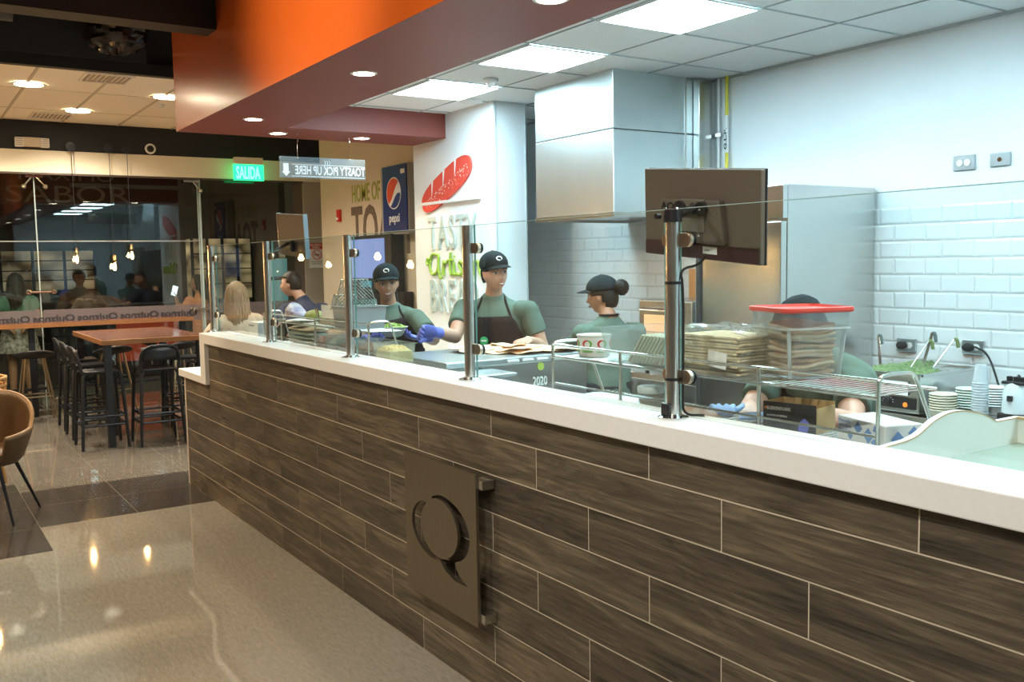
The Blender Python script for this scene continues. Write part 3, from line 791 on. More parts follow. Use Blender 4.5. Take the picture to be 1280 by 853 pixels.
# branded paper tub
c = empty('paper_tub', 'white paper tub printed with red and green logos on the right rack', 'tub', (-1.62, .40, ZS), 0)
MB().lathe([(.056, 0), (.060, .004), (.064, .078), (.067, .080), (.067, .085), (.0625, .084), (.058, .006), (.001, .006)], n=32).build('tub_body', mat('white coated paper', (.84, .84, .80), .45), c, smooth=True)
M_lred = mat('logo red', (.60, .04, .03), .5); M_lgreen = mat('logo green', (.10, .42, .05), .5)
def wraptext(mb, r, a0, z, u2d):
    """lay a list of flat (a,b) points on a cylinder of radius r, centred at angle a0"""
    return [(r * math.sin(a0 + a / r), -r * math.cos(a0 + a / r), z + b) for a, b in u2d]
for a0 in (-1.0, -.08, .84, 1.76):
    a0 += .55
    for col, t0, t1 in ((M_lred, D(60), D(250)), (M_lgreen, D(-70), D(90))):
        po = stroke(0, 0, .016, .013, .0075, t0, t1, 14)
        mb = MB(); n = len(po)
        P0 = wraptext(None, .0634, a0, .052, po); P1 = wraptext(None, .0650, a0, .052, po)
        mb.add(P0 + P1, [tuple(range(n, 2 * n))] + [(i, (i + 1) % n, n + (i + 1) % n, n + i) for i in range(n)])
        mb.build('logo_stroke', col, c, recalc=True)
    tm = text_mb('Quiznos', .0125, (0, 0, 0), X, Z, .0006, 1.0, 'CENTER', bold=.0006)
    tm.v = [((.0632 + .001 - v[1] * 0) * math.sin(a0 + v[0] / .0632), -(.0640) * math.cos(a0 + v[0] / .0632), .022 + v[2]) for v in tm.v]
    tm.build('lettering', M_lgreen, c)
# clear boxes on the rack
M_clear = pane_mat('clear polycarbonate', (.93, .96, .96), .06, .06, .9, body=.10, body_col=(.8, .86, .86))
M_film = pane_mat('crinkled film', (.94, .96, .95), .07, .12, .9, body=.11, body_col=(.88, .92, .92))
M_clear2 = pane_mat('hazy clear polycarbonate', (.93, .96, .96), .07, .08, .9, body=.075, body_col=(.85, .9, .9))
M_rib = pane_mat('thick clear plastic rib', (.93, .96, .96), .10, .1, .9, body=.42, body_col=(.88, .93, .93))
def hollow(wx, wy, hh, flare=0., t=.003, rim=.012):
    """open tapering box: outer and inner walls, floor and a turned out rim"""
    def ring(x, y, z): return [(-x, -y, z), (x, -y, z), (x, y, z), (-x, y, z)]
    R = [ring(wx, wy, 0), ring(wx + flare, wy + flare, hh), ring(wx + flare + rim, wy + flare + rim, hh), ring(wx + flare + rim, wy + flare + rim, hh - .004), ]
    mb = MB(); vs = []; fs = []
    rings = [R[0], R[1], R[2]]
    for q in rings: vs += q
    for k in range(2):
        for i in range(4): fs.append((k * 4 + i, k * 4 + (i + 1) % 4, k * 4 + 4 + (i + 1) % 4, k * 4 + 4 + i))
    fs.append((3, 2, 1, 0))
    return mb.add(vs, fs)
b = empty('clear_food_box', 'clear plastic food box with wrapped flatbreads leaning in it, left of the nearest post', 'food box', (-1.28, .43, ZS))
hollow(.155, .115, .125, .018).build('box_shell', M_clear, b, solid=.003)
M_wrap = add_noise(mat('wrapped pale flatbread', (.62, .62, .46), .6), 14, .2, (1, 1, 6), c2=(.40, .44, .32))
for k in range(11):
    m = MB().box(-.005, .005, -.09, .09, 0, .125); o = m.build('wrapped_flatbread', M_wrap, b, bevel=.003)
    o.location = (-.075 + .0175 * k, 0, .006); o.rotation_euler = (0, D(38), 0)
M_breadg = add_noise(mat('pale seeded bread', (.84, .72, .50), .85), 55, .3, (1, 1, 1), c2=(.52, .44, .28), bump=.5)
def bread_bag(x, y, z, wx, wy, hh, label, n=12, rz=0.):
    b = empty('bread_bag', label, 'bag of bread', (x, y, z), rz)
    s = MB(); rnd = random.Random(int(x * 100))
    for k in range(n):
        zz = .004 + (hh - .015) * k / n; j = rnd.uniform(-.007, .007)
        s.loft([((j, j, zz), wx - .012, wy - .012), ((j, j, zz + (hh - .02) / n * .9), wx - .010, wy - .010)], 4, side=(1, 1, 0)) if False else s.box(-wx + .014 + j, wx - .014 + j, -wy + .014, wy - .014, 0, (hh - .02) / n * .9, Matrix.Translation((0, 0, zz)) @ Matrix.Rotation(rnd.uniform(-.05, .05), 4, 'Z') @ Matrix.Rotation(rnd.uniform(-.014, .014), 4, 'X'))
    s.build('bread_stack', M_breadg, b, bevel=.003)
    g = MB(); N_ = 26; M_ = 18; vs = []; fs = []
    for jj in range(M_ + 1):
        for ii in range(N_):
            th = 2 * PI * ii / N_; v = jj / M_
            ex = 5.; cx, sx = math.cos(th), math.sin(th)
            k_ = (abs(cx) ** ex + abs(sx) ** ex) ** (-1 / ex)
            rr_ = 1. if v < .78 else math.cos((v - .78) / .22 * PI / 2) ** .6
            q = 1 + rnd.uniform(-.025, .03)
            vs.append((wx * cx * k_ * rr_ * q, wy * sx * k_ * rr_ * q, .002 + hh * 1.04 * min(1, v / .8) + (rnd.uniform(-.008, .012) if v > .7 else 0) + max(0, v - .8) * .03))
    for jj in range(M_):
        for ii in range(N_): fs.append((jj * N_ + ii, jj * N_ + (ii + 1) % N_, (jj + 1) * N_ + (ii + 1) % N_, (jj + 1) * N_ + ii))
    fs.append(tuple(range(N_ - 1, -1, -1)))
    g.add(vs, fs); g.build('plastic_wrap', M_film, b, smooth=True, angle=25)
    return b
b = bread_bag(-.955, .43, ZS, .145, .115, .135, 'clear bag of pale sliced breads with a paper label, beside the red lidded container')
MB().box(.02, .10, -.128, -.1265, .035, .085, Matrix.Rotation(.12, 4, 'Y')).build('paper_label', M_paper, b)
# red lidded container
CS = .89
c = empty('lidded_container', 'square clear container full of stacked toasted flatbreads with a red lid', 'food container', (-.745, .515, ZS), D(-19.5)); c.scale = (CS, CS, 1.0)
s = MB(); hw = .116
def rring(h2, z, r=.035, n=5):
    out = []
    for cx, cy, a0 in ((h2 - r, h2 - r, 0), (-h2 + r, h2 - r, 90), (-h2 + r, -h2 + r, 180), (h2 - r, -h2 + r, 270)):
        for i in range(n + 1):
            a = D(a0 + 90 * i / n); out.append((cx + r * math.cos(a), cy + r * math.sin(a), z))
    return out
def shell(mb, secs, cap=True, r=.035):
    vs = []; fs = []; m = None
    for h2, z in secs:
        q = rring(h2, z, r); m = len(q); vs += q
    for k in range(len(secs) - 1):
        for i in range(m): fs.append((k * m + i, k * m + (i + 1) % m, (k + 1) * m + (i + 1) % m, (k + 1) * m + i))
    if cap: fs.append(tuple(range(m - 1, -1, -1)))
    return mb.add(vs, fs)
shell(s, [(.100, 0), (.106, .004), (.116, .150), (.126, .153), (.127, .200), (.131, .202)]).build('container_wall', M_clear2, c, solid=.003, smooth=True, angle=30)
l = MB(); shell(l, [(.134, .200), (.137, .206), (.136, .214), (.128, .216), (.124, .208)]); vs_n = len(rring(.1, 0))
for sx in (-1, 1):
    for sy in (-1, 1): MB().tube([(sx * .092, sy * .092, .004), (sx * .106, sy * .106, .150)], .007, 8).build('corner_rib', M_rib, c, smooth=True)
rb_ = MB(); shell(rb_, [(.117, .146), (.129, .149), (.129, .156), (.1285, .156)], cap=False); rb_.build('shoulder_ledge', M_rib, c, smooth=True, angle=30)
rb_ = MB(); shell(rb_, [(.101, 0), (.104, .006)], cap=False); rb_.build('base_edge', M_rib, c)
l.add(rring(.124, .208), [tuple(range(vs_n))])
l.build('lid', mat('red plastic lid', (.72, .07, .05), .35), c, smooth=True, angle=30)
MB().box(-.128, .02, -.1285, -.126, .152, .156).build('moulded_ledge', M_clear, c)
MB().box(.0, .10, -.135, -.127, .135, .162).build('moulded_handle', M_clear, c, bevel=.004)
M_toast = add_noise(mat('toasted flatbread', (.86, .54, .32), .85), 22, .3, (1, 1, 2.5), c2=(.56, .27, .14), bump=.5)
M_toast2 = add_noise(mat('pale flatbread', (.95, .74, .52), .85), 26, .3, (1, 1, 2), c2=(.80, .50, .30), bump=.5)
rnd = random.Random(3)
def flatbread_mb(w, tk, seed, amp=.006, fold=.0):
    r_ = random.Random(seed); m = MB(); n = 28; vs = []; fs = []
    a_, b_, c_ = r_.uniform(0, 6), r_.uniform(0, 6), r_.uniform(0, 6)
    def hgt(x, y): return amp * (math.sin(x * 40 + a_) * .5 + math.sin(y * 47 + b_) * .5 + math.sin((x + y) * 25 + c_) * .6) + fold * abs(y) * 3
    for ring, (q, zz) in enumerate(((0, tk / 2), (.6, tk / 2), (.97, tk * .4), (1., 0), (.97, -tk * .4), (.6, -tk / 2), (0, -tk / 2))):
        for i in range(n):
            th = 2 * PI * i / n; cx, sx = math.cos(th), math.sin(th); k_ = (abs(cx) ** 3.4 + abs(sx) ** 3.4) ** (-1 / 3.4)
            x, y = w * cx * k_ * q * (1 + .03 * math.sin(5 * th + a_)), w * sx * k_ * q * (1 + .03 * math.sin(4 * th + b_))
            vs.append((x, y, zz + hgt(x, y)))
    for k in range(6):
        for i in range(n): fs.append((k * n + i, k * n + (i + 1) % n, (k + 1) * n + (i + 1) % n, (k + 1) * n + i))
    return m.add(vs, fs)
for i in range(11):
    o = flatbread_mb(.088, .0125, i + 5, .0045).build('flatbread', M_toast if i % 3 == 0 else M_toast2, smooth=True)
    o.location = (-.745 + rnd.uniform(-.006, .006), .515 + rnd.uniform(-.006, .006), ZS + .014 + i * .0142); o.rotation_euler = (rnd.uniform(-.07, .07), rnd.uniform(-.07, .07), D(-19.5) + rnd.uniform(-.12, .12))
    tag(o, 'toasted flatbread in the red lidded container, ' + rank(i, 11), 'flatbread', 'flatbreads in the lidded container')
# things on the lower wire shelf
c = empty('sauce_jar', 'small round lidded tub of brown sauce on the lower wire shelf', 'jar', (-1.30, .40, ZB))
MB().lathe([(.001, 0), (.038, 0), (.043, .004), (.045, .055)], n=24, caps=False).build('tub_wall', M_clear, c, smooth=True)
MB().lathe([(.001, .002), (.036, .002), (.042, .028), (.001, .028)], n=24).build('brown_sauce', mat('brown sauce', (.22, .18, .08), .4), c, smooth=True)
MB().lathe([(.048, .052), (.049, .068), (.045, .075), (.001, .075)], n=24).build('lid', mat('frosted lid', (.62, .72, .70), .4), c, smooth=True)
c = empty('glove_box', 'open brown cardboard glove box with a black printed front on the lower wire shelf', 'box', (-.70, .46, ZB), D(12))
bx = MB(); bx.box(-.085, .085, -.06, -.057, 0, .085); bx.box(-.085, .085, .057, .06, 0, .085); bx.box(-.085, -.082, -.06, .06, 0, .085); bx.box(-.085, .085, -.06, .06, 0, .003)
M_kr = add_noise(mat('corrugated kraft board', (.50, .33, .15), .8), 12, .12, (8, 1, 1))
bx.build('carton', M_kr, c)
MB().box(.082, .086, -.06, .06, 0, .075).build('side_panel', M_kr, c)
MB().box(-.086, .0855, -.0625, -.0605, .0, .086).build('black_front', mat('black print', (.02, .022, .026), .45), c)
text_mb('BLEEKENDUARK', .0135, (-.074, -.0632, .062), X, Z, .0006, .8, bold=.0005).build('lettering', M_paper, c)
text_mb('GUANTES DE NITRILO', .0075, (-.074, -.0632, .042), X, Z, .0006, .9).build('lettering', M_paper, c)
text_mb('100 UNIDADES', .0075, (-.074, -.0632, .030), X, Z, .0006, .9).build('lettering', M_paper, c)
MB().lathe([(.0045, -.0632), (.001, -.0634)], (-.078, 0, .067), 12, 'y').build('orange_dot', mat('orange dot', (.8, .25, .05), .5), c)
MB().prism([(.03, .004), (.06, .004), (.066, .03), (.05, .045), (.032, .03)], -.0634, -.0628).build('printed_hand', M_glove, c)
def glove(x, y, z, rz, label, s=1.):
    g = MB(); g.loft([((0, 0, .012), .028, .010), ((.0, .03, .016), .036, .013), ((0, .07, .018), .038, .012), ((0, .09, .016), .032, .009)], 12)
    for i, (dx, ln, an) in enumerate(((-.028, .05, -.28), (-.010, .065, -.08), (.010, .062, .1), (.028, .05, .3))):
        g.tube([(dx, .08, .016), (dx + math.sin(an) * ln * .5, .08 + ln * .5, .024), (dx + math.sin(an) * ln, .08 + ln, .010)], [.010, .009, .006], 8, smooth=1)
    g.tube([(.034, .035, .016), (.06, .06, .028), (.066, .085, .03)], [.011, .010, .006], 8, smooth=1)
    o = g.build('disposable_glove', mat('pale blue glove', (.36, .50, .80), .4), remesh=.004, smoothit=3); o.location = (x, y, z); o.rotation_euler = (0, 0, rz); o.scale = (s, s, s)
    tag(o, label, 'glove'); return o
glove(-.98, .44, ZB, D(50), 'crumpled pale blue glove lying on the lower wire shelf, left one')
glove(-.90, .42, ZB + .003, D(-60), 'crumpled pale blue glove lying beside the brown glove box')
o = MB(); lumpy(o, -.09, .09, -.05, .05, .002, .025, 16, 10)
o = o.build('snack_wrapper', add_noise(mat('orange printed wrapper', (.70, .30, .10), .3), 30, .3, c2=(.75, .72, .66)), smooth=True, solid=.001); o.location = (-1.08, .40, ZB); tag(o, 'orange and white plastic wrapper on the lower wire shelf by the nearest post', 'wrapper')
c = empty('glove_box', 'white and blue printed glove box at the right end of the lower wire shelf', 'box', (-.42, .455, ZB), D(-18))
bx = MB().box(-.105, .105, -.06, .06, 0, .068).build('carton', M_whitep, c, bevel=.003)
M_bluep = mat('pale blue print', (.18, .33, .62), .5)
for cx, cz, s_ in ((-.01, .045, .018), (.035, .03, .022), (.07, .055, .016), (.06, .015, .012), (-.045, .018, .012)):
    MB().prism([(cx, cz - s_), (cx + s_, cz), (cx, cz + s_), (cx - s_, cz)] if cz - s_ > 0 and cz + s_ < .07 else [(cx - s_, max(.004, cz - s_ * .6)), (cx + s_, max(.004, cz - s_ * .6)), (cx + s_ * .6, min(.066, cz + s_ * .5)), (cx - s_ * .5, min(.066, cz + s_ * .5))], -.0612, -.0602).build('blue_print', M_bluep, c)
for cy, cz, s_ in ((-.02, .03, .022), (.03, .045, .018)):
    MB().prism([(cy, cz - s_), (cy + s_, cz), (cy, cz + s_), (cy - s_, cz)], .1052, .1062, plane='yz').build('blue_print', M_bluep, c)
text_mb('Mascarillas', .013, (-.098, -.0612, .052), X, Z, .0005, 1.).build('lettering', M_bluep, c)
text_mb('quirurgicas', .013, (-.098, -.0612, .039), X, Z, .0005, 1.).build('lettering', M_bluep, c)
text_mb('de 3 capas', .013, (-.098, -.0612, .026), X, Z, .0005, 1.).build('lettering', M_bluep, c)

# white laminated tray with curved side at the right
t = empty('display_tray', 'white laminate tray with a wavy plywood edged side, at the right end of the counter', 'display tray', (-.22, .19, 1.10))
def crv(pts, n=8):
    out = []
    for i in range(len(pts) - 1):
        p0 = Vector(pts[max(i - 1, 0)]); p1 = Vector(pts[i]); p2 = Vector(pts[i + 1]); p3 = Vector(pts[min(i + 2, len(pts) - 1)])
        for k in range(n):
            u = k / n; out.append(tuple(.5 * ((2 * p1) + (-p0 + p2) * u + (2 * p0 - 5 * p1 + 4 * p2 - p3) * u * u + (-p0 + 3 * p1 - 3 * p2 + p3) * u ** 3)))
    out.append(tuple(pts[-1])); return out
prof = [(-.01, .093)] + crv([(.08, .098), (.13, .108), (.20, .137), (.27, .150), (.34, .147), (.42, .130), (.49, .102)], 6) + [(.615, .102)]
MB().prism([(-.01, -.0)] + prof + [(.615, 0)], -.009, .009, plane='yz').build('curved_side', M_lam, t)
ew = MB()
for i in range(len(prof) - 1):
    (a0, b0), (a1, b1) = prof[i], prof[i + 1]
    ew.add([(.0085, a0, b0 - .003), (.0098, a0, b0 - .003), (.0098, a1, b1 - .003), (.0085, a1, b1 - .003), (.0085, a0, b0 + .0004), (.0098, a0, b0 + .0004), (.0098, a1, b1 + .0004), (.0085, a1, b1 + .0004)], [(0, 1, 2, 3), (4, 5, 6, 7), (0, 1, 5, 4), (1, 2, 6, 5), (2, 3, 7, 6), (3, 0, 4, 7)])
ew.build('plywood_edge', M_ply, t)
MB().box(.009, 1.3, .598, .615, 0, .102).build('back_panel', M_lam, t)
MB().box(.009, 1.3, .59, .598, .098, .104).build('back_edge', M_ply, t)
MB().box(.009, 1.3, .0, .598, .0, .03).build('tray_floor', mat('pale green tray floor', (.28, .36, .32), .25), t)
MB().box(.35, .36, .30, .598, .03, .055).build('divider', M_lam, t)
# support under the tray
bench(-.25, 1.4, .20, .70, 1.098, 'stainless prep bench under the white tray')

# ---------------------------------------------------------------- left side: machine, tub, bags
m = empty('hot_press', 'wide stainless cooking unit marked 2020 with flatbreads on its top', 'cooking unit', (-3.28, 1.0, 0))
MB().box(-.31, .31, -.46, .42, .90, 1.115).build('unit_body', M_steel, m, bevel=.006)
MB().box(-.325, .330, -.50, .45, 1.115, 1.150).build('top_slab', mat('brushed grey top', (.50, .55, .55), .3, .9), m, bevel=.006)
for k in range(4): MB().box(.329, .337, -.13 + k * .095, -.055 + k * .095, 1.126, 1.140).build('white_vent_slot', M_whitep, m, bevel=.003)
text_mb('2020', .068, (.312, .045, .985), Y, Z, .004, .72, bold=.001).build('lettering', mat('pale numerals', (.62, .70, .68), .4), m)
MB().lathe([(.001, .310), (.022, .310), (.022, .315), (.001, .315)], (0, .10, 1.088), 16, 'x').build('green_sticker', mat('yellow green sticker', (.42, .58, .10), .5), m)
MB().box(-.30, .30, -.42, .38, .12, .90).build('stand_cabinet', M_steel, m)
for sx in (-1, 1):
    for sy in (-1, 1): MB().tube([(sx * .25, sy * .35, 0), (sx * .25, sy * .35, .13)], .02, 10).build('foot', M_blackpl, m)
b = empty('steel_box', 'small stainless box unit in front of the 2020 unit', 'equipment box', (-2.80, .60, 0))
MB().box(-.13, .10, -.28, .16, 1.0, 1.095).build('box_body', M_steel, b, bevel=.005)
MB().box(-.135, .105, -.285, .165, 1.095, 1.105).build('box_lid', MATS['brushed grey top'], b, bevel=.003)
MB().box(-.11, .08, -.25, .13, .0, 1.0).build('pedestal', M_steel, b)
rnd = random.Random(11)
YS = [.93, 1.00, 1.10, .98, 1.06, 1.18, .88, 1.24, 1.08, 1.30, 1.36]
for i, (x, y, k, s_) in enumerate([(-3.36, .93, 0, .11), (-3.22, 1.00, 0, .10), (-3.12, 1.10, 0, .10), (-3.30, .98, 1, .09), (-3.16, 1.06, 1, .10), (-3.22, 1.18, 1, .10), (-3.42, .88, 1, .08), (-3.12, 1.24, 0, .10), (-3.26, 1.08, 2, .09), (-3.08, 1.30, 1, .09), (-3.10, 1.36, 0, .09)]):
    o = flatbread_mb(s_, .008, 40 + i, .007).build('flatbread', M_toast2 if i % 3 else mat('pale dough', (.80, .72, .55), .8), smooth=True)
    o.location = (x, y, 1.161 + k * .0135); o.rotation_euler = (rnd.uniform(-.08, .08), rnd.uniform(-.06, .06), rnd.uniform(0, 3))
    tag(o, 'pale flatbread on the 2020 unit, ' + ('nearest' if (q_ := sorted(YS).index(y)) == 0 else 'farthest' if q_ == len(YS) - 1 else ORD[q_] + ' nearest') + ' the counter', 'flatbread', 'flatbreads on the 2020 unit')
# grey fryer tub with wire baskets
t = empty('fryer_tub', 'deep grey metal tub on the left wire rack holding wire baskets', 'tub', (-3.81, .42, ZS))
hollow(.105, .105, .125, .012, rim=.012).build('tub_wall', mat('dull grey tub metal', (.40, .42, .42), .5, .25), t, solid=.003, bevel=.004)
MB().box(-.10, .10, -.10, .10, 0, .01).build('tub_floor', MATS['dull grey tub metal'], t)
def basket(x, y, z, w, d, hh, tilt, label):
    b = empty('wire_basket', label, 'wire basket', (x, y, z)); g = MB(); r = .0022
    R_ = Matrix.Rotation(tilt, 4, 'X')
    def P(a, b_, c_): return R_ @ Vector((a, b_, c_))
    nx = 10; nz = 5
    sil = [(-w, 0), (-w * .62, hh), (w * .55, hh), (w, 0)]
    g.tube([P(-w, -d, 0), P(-w * .62, -d * .8, hh), P(w * .5, -d * .8, hh), P(w, -d, 0), P(-w, -d, 0)], .0032, 6)
    g.tube([P(-w, d, 0), P(-w * .62, d * .8, hh), P(w * .5, d * .8, hh), P(w, d, 0), P(-w, d, 0)], .0032, 6)
    for a in sil[:4]: g.tube([P(a[0], -d * (1 if a[1] == 0 else .8), a[1]), P(a[0], d * (1 if a[1] == 0 else .8), a[1])], .003, 6)
    def xl(z_): return -w + (w * .38) * z_ / hh
    def xr(z_): return w - (w * .5) * z_ / hh
    for side in (-1, 1):
        for k in range(-nz, nx + 1):      # diagonal lattice, clipped to the trapezoid
            for sl_ in (1, -1):
                pts = []
                for q in range(21):
                    zz = hh * q / 20; xx = -w + 2 * w * k / nx + sl_ * zz * 1.0 + (0 if sl_ > 0 else hh)
                    if xl(zz) <= xx <= xr(zz): pts.append(P(xx, side * d * (1 - .2 * zz / hh), zz))
                if len(pts) > 1: g.tube([pts[0], pts[-1]], r, 5)
    for k in range(9):
        xx = -w * .6 + w * 1.1 * k / 8; g.tube([P(xx, -d * .8, hh), P(xx, d * .8, hh)], r, 5)
    g.build('lattice', M_wire, b); return b
bk = basket(-3.85, .42, ZS + .128, .105, .06, .15, .0, 'big upturned wire basket in the grey tub, in front of the woman with the bowl'); bk.rotation_euler = (0, 0, PI / 2)
bk = basket(-4.03, .43, ZS + .10, .085, .06, .085, .0, 'small wire basket hooked at the left side of the grey tub')
o = MB().box(-.006, .006, -.10, .10, 0, .09).build('green_board', mat('dark green board', (.10, .22, .18), .5)); o.location = (-3.84, .45, ZS + .07); o.rotation_euler = (0, -.15, 0)
tag(o, 'dark green board standing in the grey tub among the wire baskets', 'cutting board')
# white tilted board / screen
b = empty('tilted_board', 'white tilted panel on a stand left of the grey tub', 'panel', (-4.22, .43, ZS))
Mx = Matrix.Rotation(-.22, 4, 'Y') @ Matrix.Rotation(-.35, 4, 'X')
MB().prism([(-.17, 0), (.25, 0), (.25, .115), (-.26, .115)], -.006, .006).build('white_panel', M_whitep, b).matrix_local = Matrix.Rotation(-.3, 4, 'X')
MB().box(-.15, .24, -.03, .0, 0, .04).build('lower_box', mat('ivory box', (.72, .68, .55), .5), b)
for xx in (-.20, -.17): MB().tube([(xx - .04, -.02, .09), (xx + .04, -.03, .0)], .005, 6).build('prop_rod', M_chrome, b)
# bags and boxes at the far end
o = MB(); o.loft([((0, 0, 0), .10, .06), ((0, 0, .03), .115, .07), ((0, 0, .07), .10, .06), ((.01, 0, .09), .07, .04)], 18)
o = o.build('wrapped_packet', add_noise(mat('blue white packet film', (.55, .56, .60), .25), 14, .2, c2=(.16, .18, .42), bump=.5), remesh=.006, smoothit=2); o.location = (-4.83, .42, ZS); tag(o, 'blue and white wrapped packet on the left wire rack', 'packet')
o = MB().ell((0, 0, .035), (.10, .06, .045), 18, 10).build('green_packet', add_noise(mat('olive green bag', (.24, .32, .08), .4), 20, .2, bump=.4), smooth=True); o.location = (-4.60, .46, ZS - .005); tag(o, 'olive green rounded bag left of the white tilted panel', 'bag')
o = flatbread_mb(.09, .012, 77, .004).build('white_bag', M_paper, smooth=True); o.location = (-4.58, .36, ZS + .012); tag(o, 'flat white paper bag lying in front of the olive green bag', 'bag')
b = empty('small_carton', 'small white carton with dark marks at the far end of the counter', 'carton', (-5.27, .33, 1.101))
MB().box(-.10, .10, -.06, .06, 0, .165).build('box', M_paper, b, bevel=.002)
for k in range(4): MB().box(-.085 + k * .028, -.07 + k * .028, -.0612, -.0602, .135, .146).build('dark_mark', M_blackpl, b)
M_bagstack = add_noise(mat('sea green wrapped bread', (.30, .42, .36), .3), 8, .2, (1, 1, 10), c2=(.55, .60, .48))
for i in range(6):
    o = MB(); o.loft([((-.19, 0, .0), .012, .05, (0, 0, 1)), ((-.16, 0, 0), .0145, .075, (0, 0, 1)), ((.0, 0, .0), .0155, .085, (0, 0, 1)), ((.16, 0, 0), .0145, .075, (0, 0, 1)), ((.19, 0, 0), .010, .05, (0, 0, 1))], 16)
    o = o.build('wrapped_bread', M_bagstack if i < 5 else M_breadg, smooth=True); o.location = (-4.58 + .006 * (i % 3), .40, 1.1165 + i * .0265)
    tag(o, 'long wrapped bread stacked under the left wire rack, ' + rank(i, 6), 'bread', 'stack of wrapped breads under the left rack')
# food pans with toppings, front right of the left rack
def food_pan(x, y, wx, wy, food, label, zb=1.139, hh=.10):
    p = empty('food_pan', label, 'food pan', (x, y, zb)); hollow(wx, wy, hh, .008, rim=.010).build('pan_wall', M_clear, p, solid=.003)
    f = MB(); lumpy(f, -wx + .004, wx - .004, -wy + .004, wy - .004, .060, .03, 22, 14)
    f.box(-wx + .004, wx - .004, -wy + .004, wy - .004, .004, .061)
    f.build('food', food, p); return p
M_meat = add_noise(mat('shredded brown meat', (.20, .08, .05), .6), 70, .4, c2=(.48, .26, .17), bump=.7)
M_chee = add_noise(mat('shredded yellow cheese', (.82, .52, .08), .6), 80, .3, c2=(.92, .74, .30), bump=.7)
M_tom = add_noise(mat('red brown slices', (.42, .12, .07), .5), 60, .4, c2=(.66, .34, .22), bump=.6)
food_pan(-3.30, .385, .085, .07, M_chee, 'clear pan of shredded yellow cheese in front of the woman with the bowl')
food_pan(-3.52, .385, .105, .07, M_meat, 'clear pan of brown shredded meat, left of the cheese')
food_pan(-3.76, .385, .10, .07, M_meat, 'clear pan of brown meat under the grey tub, second from the cheese')
food_pan(-3.98, .385, .075, .07, mat('pale sauce', (.60, .68, .62), .3), 'clear pan of pale contents under the white tilted panel')
food_pan(-4.17, .385, .075, .07, M_tom, 'clear pan of red brown slices beside the wrapped breads')
o = MB().box(-.12, .12, -.02, .02, 0, .06).build('blue_packet', M_glove, bevel=.008); o.location = (-3.98, .50, 1.17); tag(o, 'blue folded packet behind the clear pans under the white panel', 'packet')

# monitor on the nearest post
mo = empty('monitor', 'flat black monitor seen from behind, bolted above the nearest guard post', 'monitor', (-.93, .275, 1.795))
mo.rotation_euler = (D(6), D(5.4), D(1))
M_mon = add_noise(mat('brown grey monitor back', (.115, .095, .070), .5), 400, .1)
MB().box(-.243, .243, -.008, .012, -.138, .138).build('back_shell', M_mon, mo, bevel=.003)
MB().box(-.245, .245, .012, .020, -.140, .140).build('screen_bezel', M_blackpl, mo, bevel=.002)
MB().box(-.236, .236, .0195, .021, -.125, .132).build('screen', mat('lit screen', (.1, .12, .15), .2, emit=(.5, .7, 1), es=.4), mo)
bm_ = MB(); bm_.prism([(-.155, -.085), (.125, -.085), (.105, .048), (-.145, .048)], -.034, -.006); bm_.build('electronics_bulge', M_mon, mo, bevel=.006)
MB().box(-.24, .24, -.012, -.006, -.136, -.09).build('lower_band', mat('dark maroon strip', (.045, .018, .022), .4), mo, bevel=.002)
text_mb('AOC', .030, (-.138, -.0352, .016), X, Z, .001, 1.25, bold=.0006).build('lettering', M_blackpl, mo)
MB().box(.02, .078, -.0135, -.0115, -.118, -.096).build('rating_label', M_paper, mo)
text_mb('HDMI', .009, (.026, -.0138, -.110), X, Z, .0004, 1.).build('lettering', M_blackpl, mo)
vb = MB(); vb.prism([(-.05, -.05), (.05, -.05), (.05, .05), (-.05, .05)], -.040, -.034)
vb.build('mounting_plate', mat('grey mounting plate', (.22, .21, .17), .45, .5), mo, bevel=.01)
for sx in (-.045, .045): MB().lathe([(.022, -.040), (.022, -.052), (.001, -.053)], (sx, 0, .022), 18, 'y').build('bracket_lug', M_blackpl, mo, smooth=True)
MB().box(-.03, .03, -.056, -.040, .005, .028).build('bracket_bar', M_blackpl, mo, bevel=.004)
for sx, sz in ((-.045, .022), (.045, .022), (-.045, -.045), (.03, -.06)): MB().ell((sx, -.0535 if sz > 0 else -.0415, sz), (.0045, .003, .0045), 8, 6).build('screw', M_chrome, mo)
a = empty('pole_bracket', 'black clamp collar and strut joining the monitor to the nearest post', 'bracket', (-.853, .085, 1.765))
MB().lathe([(.0218, 0), (.027, .001), (.027, .036), (.0218, .037)], n=24, caps=False).build('collar', M_blackpl, a, smooth=True)
MB().tube([(0, .02, .02), (-.02, .09, .035), (-.07, .148, .055)], .010, 10).build('arm', M_blackpl, a, smooth=True)
MB().lathe([(.001, .0375), (.0205, .0375), (.018, .043), (.001, .044)], n=20).build('pole_cap', M_chrome, a, smooth=True)
MB().lathe([(.008, -.03), (.008, -.045), (.001, -.045)], (-.022, 0, .018), 10, 'y').build('clamp_screw', M_blackpl, a)
o = MB().tube([(-.90, .27, 1.67), (-.88, .22, 1.64), (-.84, .10, 1.63), (-.826, .10, 1.58), (-.826, .10, 1.4), (-.828, .10, 1.25), (-.835, .11, 1.20), (-.80, .16, 1.197)], .004, 8, smooth=2).build('monitor_cable', M_rubber, smooth=True)
tag(o, 'black cable running from the monitor down the nearest post', 'cable')
for z in (1.307, 1.59):
    o = MB().lathe([(.0222, -.004), (.0245, -.004), (.0245, .004), (.0222, .004)], (-.853, .085, z), 20, caps=False).build('cable_tie', M_blackpl, smooth=True)
    o.name = 'cable_tie'; tag(o, 'black tie around the nearest post, ' + ('lower one' if z < 1.4 else 'upper one'), 'cable tie', 'ties on the nearest post')
